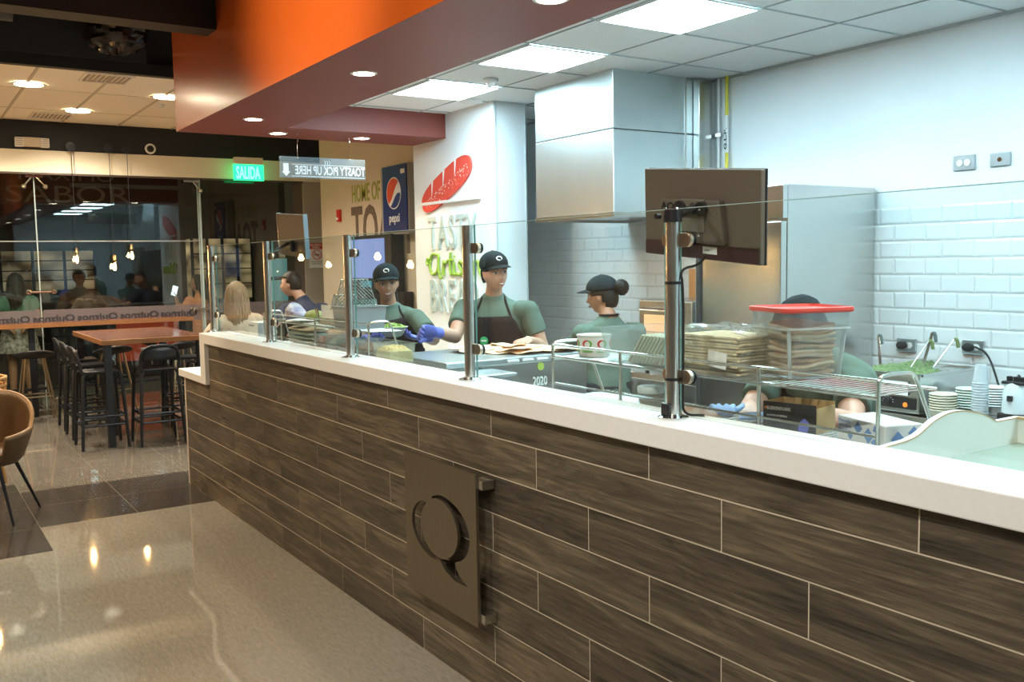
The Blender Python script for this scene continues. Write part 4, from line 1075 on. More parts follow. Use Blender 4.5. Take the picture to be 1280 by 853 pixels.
o = MB().box(-.875, -.840, .055, .064, 1.20, 1.236).build('black_junction', M_blackpl, bevel=.004); o.name = 'cable_connector'; tag(o, 'small black connector strapped at the foot of the nearest post', 'connector')
# smoke detector on the ceiling, small speaker disc
s = empty('smoke_detector', 'white round smoke detector on the kitchen ceiling between the panels and the soffit', 'smoke detector', (-4.46, 1.76, 2.93))
MB().lathe([(.001, -.045), (.025, -.044), (.032, -.025), (.05, -.02), (.055, 0)], n=24).build('housing', M_whitep, s, smooth=True)
s = empty('ceiling_speaker', 'pale round ceiling disc right beside the furthest kitchen panel', 'ceiling fitting', (-5.28, 2.09, 2.932))
MB().lathe([(.001, -.012), (.085, -.012), (.10, 0)], n=28).build('disc', M_whitep, s, smooth=True)
# ================================================================== PEOPLE
def gauss(x, z, cx, cz, sx, sz): return math.exp(-((x - cx) / sx) ** 2 - ((z - cz) / sz) ** 2)
def head_mb(mb, M, smile=.5, s=1., grow=0., female=False):
    nu, nv = 72, 56; vs = []; fs = []
    a, b, c = .074 + grow, .094 + grow, .117 + grow
    for j in range(nv + 1):
        ph = PI * j / nv - PI / 2
        for i in range(nu):
            th = 2 * PI * i / nu
            x, y, z = math.cos(ph) * math.cos(th), math.cos(ph) * math.sin(th), math.sin(ph)
            t = max(0, min(1, -z)); t = t * t * (3 - 2 * t)
            X_ = x * a * (1 - (.34 if female else .26) * t); Z_ = z * c
            Y_ = y * b
            if y < 0: Y_ *= .96 - .05 * abs(z) + .10 * t
            else: Y_ *= 1 - .42 * t
            if y < 0:
                fr = min(1, -y * 1.6)
                d = .024 * gauss(X_, Z_, 0, -.030, .011, .013) + .014 * gauss(X_, Z_, 0, -.008, .008, .022)
                d += .006 * (gauss(X_, Z_, -.012, -.034, .008, .008) + gauss(X_, Z_, .012, -.034, .008, .008))
                d -= .011 * (gauss(X_, Z_, -.031, .004, .016, .011) + gauss(X_, Z_, .031, .004, .016, .011))
                d += .005 * (gauss(X_, Z_, -.03, .027, .022, .008) + gauss(X_, Z_, .03, .027, .022, .008))
                d += .006 * (gauss(X_, Z_, -.042, -.028, .016, .016) + gauss(X_, Z_, .042, -.028, .016, .016))
                d += .007 * gauss(X_, Z_, 0, -.060, .024, .011)
                d += .008 * gauss(X_, Z_, 0, -.098, .020, .014)
                d -= .004 * gauss(X_, Z_, 0, -.078, .022, .006)
                Y_ -= d * fr
            vs.append(M @ Vector((X_ * s, Y_ * s, Z_ * s)))
    for j in range(nv):
        for i in range(nu): fs.append((j * nu + i, j * nu + (i + 1) % nu, (j + 1) * nu + (i + 1) % nu, (j + 1) * nu + i))
    mb.add(vs, fs)
    for sx in (-1, 1):
        E = M @ Matrix.Translation((sx * .073 * s, .006 * s, -.004 * s)) @ Matrix.Rotation(sx * .35, 4, 'Z')
        mb.ell((0, 0, 0), (.008, .018, .030), 12, 8, M=E.to_3x3()); mb.v[-12 * 9:] = [tuple(Vector(v) + E.translation) for v in mb.v[-12 * 9:]]
def face_parts(root, M, smile=.5, brow=M_hairb, s=1., lip=None):
    def P(x, y, z): return M @ Vector((x * s, y * s, z * s))
    w = MB(); d = MB(); lids = MB()
    for sx in (-1, 1):
        w.ell(P(sx * .031, -.0715, .004), (.0125 * s,) * 3, 14, 10, M=M.to_3x3() @ Matrix.Diagonal((1, 1, .64)))
        d.ell(P(sx * .031 + .001, -.0795, .0035), (.0062 * s,) * 3, 12, 8)
    w.build('eye_white', M_eyew, root, smooth=True); d.build('iris', M_eyed, root, smooth=True)
    for sx in (-1, 1):
        MB().tube([P(sx * .014, -.0885, .022), P(sx * .030, -.0885, .029), P(sx * .047, -.079, .023)], [.0035 * s, .0038 * s, .0018 * s], 8, smooth=1, flat=.7).build('eyebrow', brow, root, smooth=True)
        MB().tube([P(sx * .018, -.0815, .010), P(sx * .031, -.0855, .0145), P(sx * .046, -.076, .008)], .0018 * s, 6, smooth=1).build('eyelash', M_eyed, root, smooth=True)
    # mouth: lips around a dark opening with a row of teeth
    n = 14; up = []; lo = []
    for i in range(n + 1):
        u = -1 + 2 * i / n; x = u * .025; yy = -.0965 + .013 * u * u
        k = smile * .010
        up.append(P(x, yy, -.060 + .004 * (1 - u * u) + k * u * u * .9)); lo.append(P(x, yy + .001, -.060 - (.004 + smile * .010) * (1 - u * u) + k * u * u * .9))
    MB().tube(up, [.0016 + .0016 * (1 - (2 * i / n - 1) ** 2) for i in range(n + 1)], 8).build('upper_lip', lip or M_lip, root, smooth=True)
    MB().tube(lo, [.0016 + .0024 * (1 - (2 * i / n - 1) ** 2) for i in range(n + 1)], 8).build('lower_lip', lip or M_lip, root, smooth=True)
    if smile > .2:
        t = MB(); t.add(up + lo, [(i, i + 1, n + 2 + i, n + 1 + i) for i in range(n)])
        t.build('teeth', M_teeth, root, recalc=True)
def hand_mb(mb, wrist, d, nrm, side, curl=.5, s=1., point=False):
    """d: along the hand, nrm: out of the palm's back, side: +1 thumb towards d x nrm"""
    d = Vector(d).normalized(); nrm = (Vector(nrm) - d * Vector(nrm).dot(d)).normalized(); t = d.cross(nrm) * side; W = Vector(wrist)
    mb.loft([(W - d * .01, .026 * s, .020 * s, tuple(t)), (W + d * .03 * s, .036 * s, .016 * s, tuple(t)), (W + d * .07 * s, .040 * s, .014 * s, tuple(t)), (W + d * .088 * s, .036 * s, .011 * s, tuple(t))], 14)
    for i, (o, ln) in enumerate(((.030, .066), (.011, .075), (-.009, .070), (-.028, .054))):
        c = curl if not (point and i == 0) else 0.
        p = W + d * .082 * s + t * o * s; pts = [p]; ang = c * .5
        for q, f_ in enumerate((.45, .32, .25)):
            p = p + (d * math.cos(ang) - nrm * math.sin(ang)) * ln * f_ * s; pts.append(p); ang += c * .95
        mb.tube(pts, [.0095 * s, .0088 * s, .0080 * s, .0065 * s], 8)
    p = W + d * .025 * s + t * .026 * s
    mb.tube([p, p + (t * .8 + d * .6) * .03 * s, p + (t * .75 + d * 1.5 - nrm * curl * .6) * .038 * s, p + (t * .6 + d * 2.2 - nrm * curl) * .038 * s], [.013 * s, .0115 * s, .0095 * s, .007 * s], 8)
def person(label, pos, J, bdir, hyaw, htilt=0., hroll=0., skin=M_skin, shirt=M_tee, pants=M_jeans, sleeve=.62, build=1., vox=.0055, smile=.5,
           hair=None, cap=False, apron=False, gloves=(False, False), curls=(.5, .5), hand_dirs=None, group=None, face=True, point=(0, 0), female=False, legs=True, sit=False, brow=None, neck_r=.050, band=False, badge=False):
    """J: joints relative to pos: head, neck, chest, waist, hip, sh/el/wr pairs [image-left-of-person = right arm first]"""
    root = empty('person', label, 'person', pos, group=group)
    V = {k: (Vector(v) if not isinstance(v[0], (tuple, list)) else [Vector(q) for q in v]) for k, v in J.items()}
    V['sh'] = [q + Vector((0, 0, -.026)) for q in V['sh']]
    fwd = Vector((bdir[0], bdir[1], 0)).normalized(); side = Vector((-fwd.y, fwd.x, 0))     # side: the person's left
    B = build; A = 1 + (B - 1) * .35
    def torso(mb, g=0., low=True, hem=None):
        hip, waist, chest, neck = V['hip'], V['waist'], V['chest'], V['neck']
        up = chest.lerp(neck, .52)
        rings = []
        if low: rings.append((hip + Vector((0, 0, -.07)), .135 * B + g, .105 * B + g))
        rings += [(hip if hem is None else hem, .168 * B + g, .115 * B + g), (hip.lerp(waist, .5), .160 * B + g, .112 * B + g), (waist, .150 * B + g, .105 * B + g), (waist.lerp(chest, .5), .160 * B + g, .110 * B + g), (chest, .172 * B + g, .112 * B + g),
                  (chest.lerp(up, .6), .172 * B + g, .100 * B + g), (up, .158 * B + g, .082 * B + g), (up.lerp(neck, .40), .122 * B + g, .068 + g), (up.lerp(neck, .75), .082 + g, .058 + g), (neck + (V['head'] - neck) * (.10 if g else 0), .056 + g * .5, .053 + g * .5)]
        mb.loft([(r[0], r[1], r[2], tuple(side)) for r in rings], 28)
    body = MB(); torso(body)
    Mh = Matrix.Translation(V['head']) @ Matrix.Rotation(math.atan2(fwd.x, -fwd.y) + hyaw, 4, 'Z') @ Matrix.Rotation(hroll, 4, 'Y') @ Matrix.Rotation(htilt, 4, 'X')
    head_mb(body, Mh, smile, female=female)
    body.loft([(V['neck'] - (V['head'] - V['neck']) * .15, .062, .058), (V['neck'].lerp(V['head'], .35), neck_r, neck_r), (Mh @ Vector((0, .018, -.05)), neck_r, neck_r)], 18)
    cloth = MB(); torso(cloth, .012, low=False, hem=V['hip'] + Vector((0, 0, -.06)))
    for i in (0, 1):
        sh, el, wr = V['sh'][i], V['el'][i], V['wr'][i]
        ins = sh.lerp(V['chest'].lerp(V['neck'], .55), .35)
        body.tube([ins, sh, sh.lerp(el, .3), sh.lerp(el, .7), el, el.lerp(wr, .25), el.lerp(wr, .65), wr], [.050 * A, .050 * A, .050 * A, .044 * A, .040 * A, .041 * A, .033 * A, .026], 16)
        body.ell(tuple(sh), (.053 * A,) * 3, 14, 10); body.ell(tuple(el), (.041 * A,) * 3, 12, 8)
        hd, hn = (hand_dirs[i] if hand_dirs else ((wr - el), Vector((0, 0, 1))))
        if not gloves[i]: hand_mb(body, wr, hd, hn, 1 if i == 0 else -1, curls[i], 1., bool(point[i]))
        sl_ = sh.lerp(el, sleeve) if sleeve <= 1 else el.lerp(wr, sleeve - 1)
        pts = [ins, sh, sh.lerp(sl_, .5) if sleeve <= 1 else sh.lerp(el, .5)] + ([sl_] if sleeve <= 1 else [el, el.lerp(sl_, .5), sl_])
        rs = [.060 * A, .063 * A, .064 * A] + ([.064 * A] if sleeve <= 1 else [.053 * A, .047 * A, .042])
        cloth.tube(pts, rs, 18, smooth=0); cloth.ell(tuple(sh), (.064 * A,) * 3, 14, 10)
        if sleeve > 1: cloth.ell(tuple(el), (.053 * A,) * 3, 12, 8)
    if legs:
        kn = V.get('kn'); an = V.get('an')
        for i, s_ in ((0, -1), (1, 1)):
            hp = V['hip'] + side * s_ * .085
            k_ = kn[i] if kn else hp + Vector((0, 0, -(V['hip'].z) * .48)) + fwd * .01
            a_ = an[i] if an else Vector((hp.x, hp.y, .09)) + side * s_ * .01
            body.tube([hp, hp.lerp(k_, .4), k_, k_.lerp(a_, .35), a_], [.085, .075, .054, .052, .036], 14)
            body.loft([(a_ + Vector((0, 0, -.02)) - fwd * .03, .035, .03, tuple(side)), (a_ + Vector((0, 0, -.05)) + fwd * .05, .042, .028, tuple(side)), (a_ + Vector((0, 0, -.06)) + fwd * .13, .038, .018, tuple(side))], 12)
    body.build('body', skin, root, remesh=vox, smoothit=2)
    cloth.build('shirt', shirt, root, remesh=.007, smoothit=12)
    if legs and pants:
        pm = MB(); sho = MB()
        for i, s_ in ((0, -1), (1, 1)):
            hp = V['hip'] + side * s_ * .085
            k_ = V['kn'][i] if 'kn' in V else hp + Vector((0, 0, -(V['hip'].z) * .48)) + fwd * .01
            a_ = V['an'][i] if 'an' in V else Vector((hp.x, hp.y, .09)) + side * s_ * .01
            pm.tube([hp + Vector((0, 0, .06)), hp.lerp(k_, .4), k_, k_.lerp(a_, .5), a_], [.098, .090, .068, .062, .055], 14)
            sho.loft([(a_ + Vector((0, 0, -.015)) - fwd * .045, .042, .03, tuple(side)), (a_ + Vector((0, 0, -.045)) + fwd * .05, .050, .036, tuple(side)), (a_ + Vector((0, 0, -.06)) + fwd * .145, .042, .024, tuple(side))], 12)
        pm.loft([(V['hip'] + Vector((0, 0, -.08)), .165 * B, .12 * B, tuple(side)), (V['hip'] + Vector((0, 0, .04)), .172 * B, .122 * B, tuple(side))], 20)
        pm.build('trousers', pants, root, remesh=.009, smoothit=3)
        sho.build('shoe', M_blackpl, root, remesh=.009, smoothit=2)
    if face: face_parts(root, Mh, smile, brow or M_hairb)
    for i in (0, 1):
        if gloves[i]:
            g = MB(); el, wr = V['el'][i], V['wr'][i]; hd, hn = hand_dirs[i] if hand_dirs else ((wr - el), Vector((0, 0, 1)))
            hand_mb(g, wr, hd, hn, 1 if i == 0 else -1, curls[i], 1.14, bool(point[i]))
            g.tube([wr.lerp(el, .18), wr.lerp(el, .04), wr + Vector(hd).normalized() * .02], [.038, .034, .033], 14)
            g.build('nitrile_glove', M_glove, root, remesh=.004, smoothit=1)
    if apron:
        g = MB(); hip, waist, chest, neck = V['hip'], V['waist'], V['chest'], V['neck']; gr_ = .026; n = 17
        rows = [(hip + Vector((0, 0, -.32)), .19 * B, .14 * B, .60), (hip + Vector((0, 0, -.06)), .168 * B, .115 * B, .60), (hip.lerp(waist, .5), .160 * B, .112 * B, .60), (waist, .150 * B, .105 * B, .56), (waist.lerp(chest, .35), .157 * B, .109 * B, .42), (waist.lerp(chest, .7), .165 * B, .111 * B, .31), (chest, .172 * B, .112 * B, .25), (chest.lerp(neck, .26), .165 * B, .102 * B, .20)]
        vs = []; fs = []
        for k, (c_, a_, b_, wdt) in enumerate(rows):
            nx_ = rows[min(k + 1, len(rows) - 1)][0] - rows[max(k - 1, 0)][0]; nx_.normalize()
            sd = (side - nx_ * side.dot(nx_)).normalized(); fr = sd.cross(nx_).normalized()
            if fr.dot(fwd) < 0: fr = -fr
            for i in range(n):
                th = (i / (n - 1) * 2 - 1) * wdt * PI * .9
                vs.append(c_ + sd * math.sin(th) * (a_ + gr_) + fr * math.cos(th) * (b_ + gr_))
        for k in range(len(rows) - 1):
            for i in range(n - 1): fs.append((k * n + i, k * n + i + 1, (k + 1) * n + i + 1, (k + 1) * n + i))
        g.add(vs, fs); ap = g.build('apron', M_apron, root, smooth=True, solid=.004, angle=180)
        for s_ in (0, n - 1):
            top = vs[(len(rows) - 1) * n + s_]
            sgn = 1 if (top - chest).dot(side) > 0 else -1
            MB().tube([top, top.lerp(V['neck'] + side * sgn * .062 + fwd * .035, .6) + fwd * .012, V['neck'] + side * sgn * .066 + Vector((0, 0, .012)), V['neck'] - fwd * .066 + Vector((0, 0, .022))], .007, 8, smooth=2).build('neck_strap', M_apron, root, smooth=True)
        for s_ in (0, n - 1):
            p_ = vs[3 * n + s_]; sgn = 1 if (p_ - waist).dot(side) > 0 else -1
            MB().tube([p_, waist + side * sgn * (.150 * B + .02) - fwd * .03, waist - fwd * (.105 * B + .02)], .007, 8, smooth=2).build('waist_strap', M_apron, root, smooth=True)
        if badge:
            c_ = chest.lerp(waist, badge[0]) + side * badge[1] + fwd * (.112 * B + gr_ + .003)
            R_ = Matrix.Translation(c_) @ Matrix.Rotation(math.atan2(fwd.x, -fwd.y), 4, 'Z')
            m_ = MB().lathe([(.001, -.004), (.024, -.003), (.026, 0), (.026, .003), (.001, .003)], n=22, axis='y'); m_.xf(R_)
            m_.build('round_badge', mat('green badge', (.03, .42, .12), .35), root, smooth=True)
            m_ = MB().box(-.016, .016, -.0055, -.0035, -.005, .006); m_.xf(R_); m_.build('badge_band', M_paper, root)
    def hp(mb): mb.xf(Mh); return mb
    if cap:
        m_ = MB().ell((0, .008, .050), (.086, .108, .085), 32, 18, keep=lambda c: c.z > -.014)
        for k in range(6):
            a = PI * k / 6; m_.tube([(.0865 * math.cos(a) * math.cos(p), .008 + .1085 * math.sin(a) * math.cos(p), .050 + .0855 * math.sin(p)) for p in [PI * q / 12 for q in range(13)]], .0013, 4)
        m_.ell((0, .008, .136), (.008, .008, .004), 10, 6)
        hp(m_).build('cap_crown', M_cap, root, smooth=True, solid=.003, angle=180)
        vs = []; fs = []; n = 17; q_ = 6
        for j in range(q_ + 1):
            for i in range(n):
                th = D(-150 + 120 * i / (n - 1)); w_ = math.cos((i / (n - 1) - .5) * PI) ** .5 if 0 < i < n - 1 else 0
                ex = .070 * j / q_ * w_
                vs.append((.086 * math.cos(th) * (1 + ex * .6), .006 + .108 * math.sin(th) - ex * 1.0, .050 - .008 * (j / q_) - .012 * (abs(i / (n - 1) - .5) * 2) ** 2 - .004 * j / q_))
        for j in range(q_):
            for i in range(n - 1): fs.append((j * n + i, j * n + i + 1, (j + 1) * n + i + 1, (j + 1) * n + i))
        hp(MB().add(vs, fs)).build('cap_brim', M_cap, root, smooth=True, solid=.004, angle=180)
        for t0, t1 in ((D(130), D(-60)), (D(112), D(292))):
            po = stroke(0, 0, .017, .011, .006, t0, t1, 14); k = len(po)
            def onc(a, b, o_): return (a, .006 - .1085 * math.sqrt(max(.05, 1 - (a / .086) ** 2 - ((b + .043) / .085) ** 2)) - o_, .093 + b)
            m_ = MB().add([onc(a, b, .001) for a, b in po] + [onc(a, b, .004) for a, b in po], [tuple(range(k, 2 * k))] + [(i, (i + 1) % k, k + (i + 1) % k, k + i) for i in range(k)])
            hp(m_).build('cap_logo', M_paper, root)
    if hair:
        kind, hm = hair
        if kind == 'under_cap':
            m_ = MB().ell((0, .010, .0), (.0805, .100, .112), 30, 22, keep=lambda c: c.z > -.062 and (c.y > .022 + .35 * max(0, -c.z) or (c.z > .012 and c.y > -.05)))
            hp(m_).build('hair', hm, root, smooth=True, solid=.006, angle=180)
        if kind == 'tail':
            m_ = MB().ell((0, .010, .0), (.0805, .100, .112), 30, 22, keep=lambda c: c.z > -.07 and (c.y > .02 + .25 * max(0, -c.z) or (c.z > .010 and c.y > -.06)))
            m_.tube([(.01, .09, .03), (.03, .14, .0), (.05, .13, -.12), (.055, .10, -.22)], [.025, .03, .028, .010], 12, smooth=1)
            hp(m_).build('hair', hm, root, smooth=True, solid=.006, angle=180)
        if kind == 'bun':
            m_ = MB().ell((0, .010, -.01), (.0805, .100, .108), 30, 22, keep=lambda c: c.z > -.075 and (c.y > .02 + .3 * max(0, -c.z) or (c.z > .02 and c.y > -.05)))
            hp(m_).build('hair', hm, root, smooth=True, solid=.006, angle=180)
            m_ = MB(); m_.ell((0, .142, .042), (.052, .050, .052), 22, 14)
            for k in (1, 2): m_.tube([(.0475 * math.cos(a) * .98, .142 + .018 * (k - 1.5) + .004 * math.sin(3 * a), .042 + .052 * math.sin(a) * .98) for a in [2 * PI * q / 14 for q in range(15)]], .004, 6)
            hp(m_).build('hair_bun', hm, root, smooth=True)
        if kind == 'short':
            m_ = MB().ell((0, .012, .014), (.0805, .100, .112), 30, 22, keep=lambda c: (c.z > .050 or (c.y > -.012 and c.z > .0) or (c.y > .02 and c.z > -.065)))
            hp(m_).build('hair', hm, root, smooth=True, solid=.010, angle=180)
        if kind == 'long':
            m_ = MB().ell((0, .012, .010), (.086, .104, .116), 30, 22, keep=lambda c: c.y > -.045 or c.z > .075)
            hp(m_).build('hair', hm, root, smooth=True, solid=.004, angle=180)
            m_ = MB(); r_ = random.Random(4)
            for k in range(150):
                a = r_.uniform(-.35, PI + .35); q = r_.uniform(.86, 1.04); x0 = .086 * math.cos(a) * q; y0 = .020 + .088 * math.sin(a) * q; w_ = r_.uniform(.006, .010); ln = r_.uniform(.26, .37); wv_ = r_.uniform(-.012, .012)
                m_.tube([(x0 * .75, y0 * .7, .09), (x0 * 1.0, y0, .04), (x0 * 1.10 + wv_, y0 + .010, -.08), (x0 * 1.18 - wv_, y0 + .022, -.17), (x0 * 1.0 + .012, y0 + .030, -ln + .05), (x0 * .9 + .015, y0 + .03, -ln)], [w_ * .6, w_, w_, w_, w_ * .8, .001], 6, smooth=1)
            hp(m_).build('long_strands', hm, root, smooth=True)
    if band:
        m_ = MB(); pts = [(.056 * math.cos(a), .010 + .054 * math.sin(a), 0) for a in [D(-10 + 20 * k) for k in range(11)]]
        nb = V['neck'] + Vector((0, 0, .022))
        m_.tube([nb + side * p[0] - fwd * (p[1]) for p in pts], .013, 8, flat=.5); m_.build('neck_strap', M_apron, root, smooth=True)
    return root, Mh

# worker with the salad bowl
def rel(pos, d): return {k: (tuple(a - b for a, b in zip(v, pos)) if not isinstance(v[0], (tuple, list)) else [tuple(a - b for a, b in zip(q, pos)) for q in v]) for k, v in d.items()}
P_ = (-4.50, 1.02, 0)
J = rel(P_, dict(head=(-4.535, .95, 1.525), neck=(-4.59, .99, 1.375), chest=(-4.57, 1.01, 1.24), waist=(-4.53, 1.02, 1.05), hip=(-4.50, 1.03, .90),
                 sh=[(-4.72, .88, 1.315), (-4.40, 1.10, 1.315)], el=[(-4.60, .74, 1.13), (-4.10, 1.06, 1.170)], wr=[(-4.34, .70, 1.175), (-3.88, .90, 1.205)]))
person('smiling worker in a dark cap and green tee holding a bowl of lettuce', P_, J, (.80, -.60), D(14), htilt=.05, hroll=-.05, skin=M_skin, cap=True, apron=True, hair=('tail', M_hair), gloves=(True, True), curls=(.5, .75),
       hand_dirs=[((.95, .1, .1), (0, -.3, -1)), ((-.12, -.95, .0), (.1, .1, -1))], smile=.6, female=True, build=1.02, badge=(.25, .04))
b = empty('salad_bowl', 'round pale bowl of chopped lettuce held in violet gloves', 'bowl', (-3.91, .68, 1.222))
MB().lathe([(.001, 0), (.05, 0), (.055, .004), (.088, .055), (.093, .058), (.088, .058), (.05, .008), (.001, .007)], n=30).build('bowl_shell', mat('pale green bowl', (.68, .76, .64), .5), b, smooth=True)
m_ = MB(); rr_ = random.Random(5)
for k in range(70):
    a, q = rr_.uniform(0, 2 * PI), .078 * math.sqrt(rr_.random())
    M_ = Matrix.Rotation(rr_.uniform(0, 6), 3, 'Z') @ Matrix.Rotation(rr_.uniform(-1, 1), 3, 'X')
    m_.ell((q * math.cos(a), q * math.sin(a), .052 + .022 * (1 - (q / .08) ** 2) + rr_.uniform(-.004, .006)), (rr_.uniform(.008, .017), rr_.uniform(.006, .012), .0028), 8, 4, M=M_)
m_.build('chopped_lettuce', add_noise(mat('lettuce green', (.30, .50, .06), .5), 40, .3, c2=(.60, .74, .25)), b, smooth=True)
# tall worker in the middle
P_ = (-3.86, 1.40, 0)
J = rel(P_, dict(head=(-3.76, 1.32, 1.590), neck=(-3.84, 1.36, 1.445), chest=(-3.85, 1.37, 1.29), waist=(-3.86, 1.39, 1.07), hip=(-3.86, 1.41, .93),
                 sh=[(-4.02, 1.24, 1.385), (-3.655, 1.50, 1.375)], el=[(-3.86, 1.08, 1.20), (-3.60, 1.56, 1.12)], wr=[(-3.72, .87, 1.245), (-3.47, 1.36, 1.185)]))
person('tall worker in a dark cap and black apron, before the wall sign, looking right', P_, J, (.78, -.62), D(30), htilt=.03, hroll=-.10, skin=M_skin2, cap=True, apron=True, hair=('under_cap', M_hair), gloves=(True, False), curls=(.9, .4),
       hand_dirs=[((.1, -.85, .15), (-.8, .1, .4)), ((.4, -.8, 0), (0, 0, 1))], smile=.75, build=1.16, badge=(.55, -.06))
# worker seen from behind with a bun
P_ = (-3.53, 2.02, 0)
J = rel(P_, dict(head=(-3.585, 2.03, 1.425), neck=(-3.52, 2.03, 1.285), chest=(-3.53, 2.02, 1.12), waist=(-3.53, 2.02, .95), hip=(-3.52, 2.0, .82),
                 sh=[(-3.44, 2.20, 1.215), (-3.57, 1.85, 1.215)], el=[(-3.58, 2.30, 1.00), (-3.78, 1.88, .995)], wr=[(-3.80, 2.28, .975), (-3.95, 2.05, .96)]))
person('worker seen from behind with a black hair bun under a cap, in a green tee', P_, J, (-.92, .36), D(50), htilt=.10, skin=M_skin3, cap=True, hair=('bun', M_hair), smile=.1, build=1.0, hand_dirs=[((-.9, .2, 0), (0, 0, 1)), ((-.6, .7, 0), (0, 0, 1))], band=True, face=True)
# bending worker behind the red lidded container
P_ = (-1.12, 1.12, 0)
J = rel(P_, dict(head=(-1.05, .90, 1.385), neck=(-1.08, 1.02, 1.30), chest=(-1.10, 1.10, 1.18), waist=(-1.12, 1.17, .98), hip=(-1.12, 1.20, .84),
                 sh=[(-1.27, 1.00, 1.225), (-.95, 1.06, 1.215)], el=[(-1.20, .78, 1.08), (-.83, .88, 1.09)], wr=[(-1.04, .62, 1.145), (-.86, .64, 1.15)]))
person('worker bending over the bench behind the red lidded container, head hidden by it', P_, J, (.12, -.99), 0, htilt=.75, skin=M_skin2, cap=True, apron=True, hair=('under_cap', M_hair), smile=.1, build=1.1, neck_r=.055,
       hand_dirs=[((.5, -.8, -.1), (0, 0, 1)), ((-.4, -.9, -.1), (0, 0, 1))])
# customers beyond the counter
P_ = (-7.15, .70, 0)
J = rel(P_, dict(head=(-7.15, .70, 1.40), neck=(-7.13, .70, 1.26), chest=(-7.12, .70, 1.12), waist=(-7.12, .70, .98), hip=(-7.1, .70, .84),
                 sh=[(-7.10, .86, 1.195), (-7.14, .54, 1.195)], el=[(-7.18, 1.02, 1.05), (-7.2, .42, 1.0)], wr=[(-7.38, .92, 1.08), (-7.4, .50, .98)]))
person('long haired blonde person seen from behind in a cream top, beyond the counter', (-7.15, .74, 0), J, (-.98, .2), 0, skin=M_skin2, shirt=add_noise(mat('cream knit top', (.52, .44, .34), .85), 20, .1), hair=('long', M_blond), smile=.2, sleeve=1.8, vox=.008, face=True, build=.95, female=True)
P_ = (-7.45, 1.62, 0)
J = rel(P_, dict(head=(-7.52, 1.50, 1.475), neck=(-7.45, 1.58, 1.335), chest=(-7.42, 1.62, 1.18), waist=(-7.40, 1.64, 1.0), hip=(-7.4, 1.65, .86),
                 sh=[(-7.36, 1.76, 1.255), (-7.52, 1.44, 1.255)], el=[(-7.45, 1.80, 1.02), (-7.5, 1.30, 1.08)], wr=[(-7.6, 1.62, 1.0), (-7.38, 1.10, 1.20)]))
P_ = (-7.45, 1.50, 0)
person('short haired person in a dark navy tee seen from the side, pointing with one finger', P_, J, (-.55, -.85), D(-12), skin=M_skin2, shirt=M_navy, hair=('short', M_hairb), smile=.1, vox=.008, build=1.05, point=(0, 1), curls=(.5, 1.3), hand_dirs=[((-.4, -.8, 0), (0, 0, 1)), ((-.1, -.9, .35), (.1, .35, 1))])
# people outside, beyond the storefront
M_orangec = add_noise(mat('salmon orange blouse', (.80, .30, .16), .8), 9, .1)
P_ = (-11.9, 1.95, 0)
J = rel(P_, dict(head=(-11.9, 1.92, 1.43), neck=(-11.9, 1.95, 1.29), chest=(-11.9, 1.96, 1.14), waist=(-11.9, 1.96, .95), hip=(-11.9, 1.96, .82),
                 sh=[(-11.85, 2.12, 1.22), (-11.9, 1.80, 1.22)], el=[(-11.9, 2.18, 1.0), (-11.86, 1.68, 1.02)], wr=[(-12.05, 1.95, 1.05), (-11.85, 1.62, 1.22)]))
P_ = (-11.9, 1.70, 0)
person('person outside in an orange blouse with long dark hair, holding up a phone', P_, J, (-.3, -.95), D(0), htilt=.2, skin=M_skin3, shirt=M_orangec, hair=('long', M_hairb), smile=.1, sleeve=1.7, vox=.009, pants=M_orangec, build=1.0)
o = MB().box(-.035, .035, -.004, .004, -.07, .07).build('mobile_phone', mat('lit phone screen', (.3, .35, .4), .2, emit=(.7, .85, 1), es=1.6), bevel=.003); o.location = (-11.80, 1.34, 1.34); o.rotation_euler = (.3, .3, 1.2); tag(o, 'phone with a lit screen held by the person in the orange blouse', 'phone')
P_ = (-12.3, -.50, 0)
J = rel(P_, dict(head=(-12.3, -.50, 1.50), neck=(-12.3, -.50, 1.36), chest=(-12.3, -.50, 1.2), waist=(-12.3, -.50, 1.02), hip=(-12.3, -.50, .90),
                 sh=[(-12.3, -.32, 1.29), (-12.3, -.68, 1.29)], el=[(-12.2, -.24, 1.06), (-12.2, -.76, 1.06)], wr=[(-12.1, -.40, .95), (-12.1, -.64, .95)]))
r_, _ = person('person outside in a green top and patterned skirt beyond the glass', P_, J, (-1, .1), 0, skin=M_skin3, shirt=add_noise(mat('green blouse', (.10, .20, .14), .8), 9, .1), hair=('long', M_hairb), pants=None, vox=.009, smile=0)
MB().loft([((0, 0, .96), .17, .13), ((0, 0, .8), .21, .17), ((0, 0, .60), .25, .2)], 28, side=(0, 1, 0)).build('skirt', add_noise(mat('patterned skirt cloth', (.10, .08, .07), .8), 26, .4, c2=(.55, .45, .38)), r_, smooth=True)
P_ = (-13.4, .42, 0)  # solid figure placed behind the glass in place of a mirrored person
J = rel(P_, dict(head=(-13.4, .42, 1.52), neck=(-13.4, .42, 1.38), chest=(-13.4, .42, 1.22), waist=(-13.4, .42, 1.02), hip=(-13.4, .42, .9),
                 sh=[(-13.4, .22, 1.30), (-13.4, .62, 1.30)], el=[(-13.3, .14, 1.10), (-13.3, .70, 1.10)], wr=[(-13.1, .30, 1.20), (-13.1, .52, 1.20)]))
person('person in a brown jacket, hands raised, standing in for a reflection in the glass', P_, J, (1, 0), 0, skin=M_skin3, shirt=add_noise(mat('brown jacket', (.16, .085, .055), .8), 9, .1), hair=('short', M_hairb), sleeve=1.85, vox=.009, smile=.1, build=1.1)
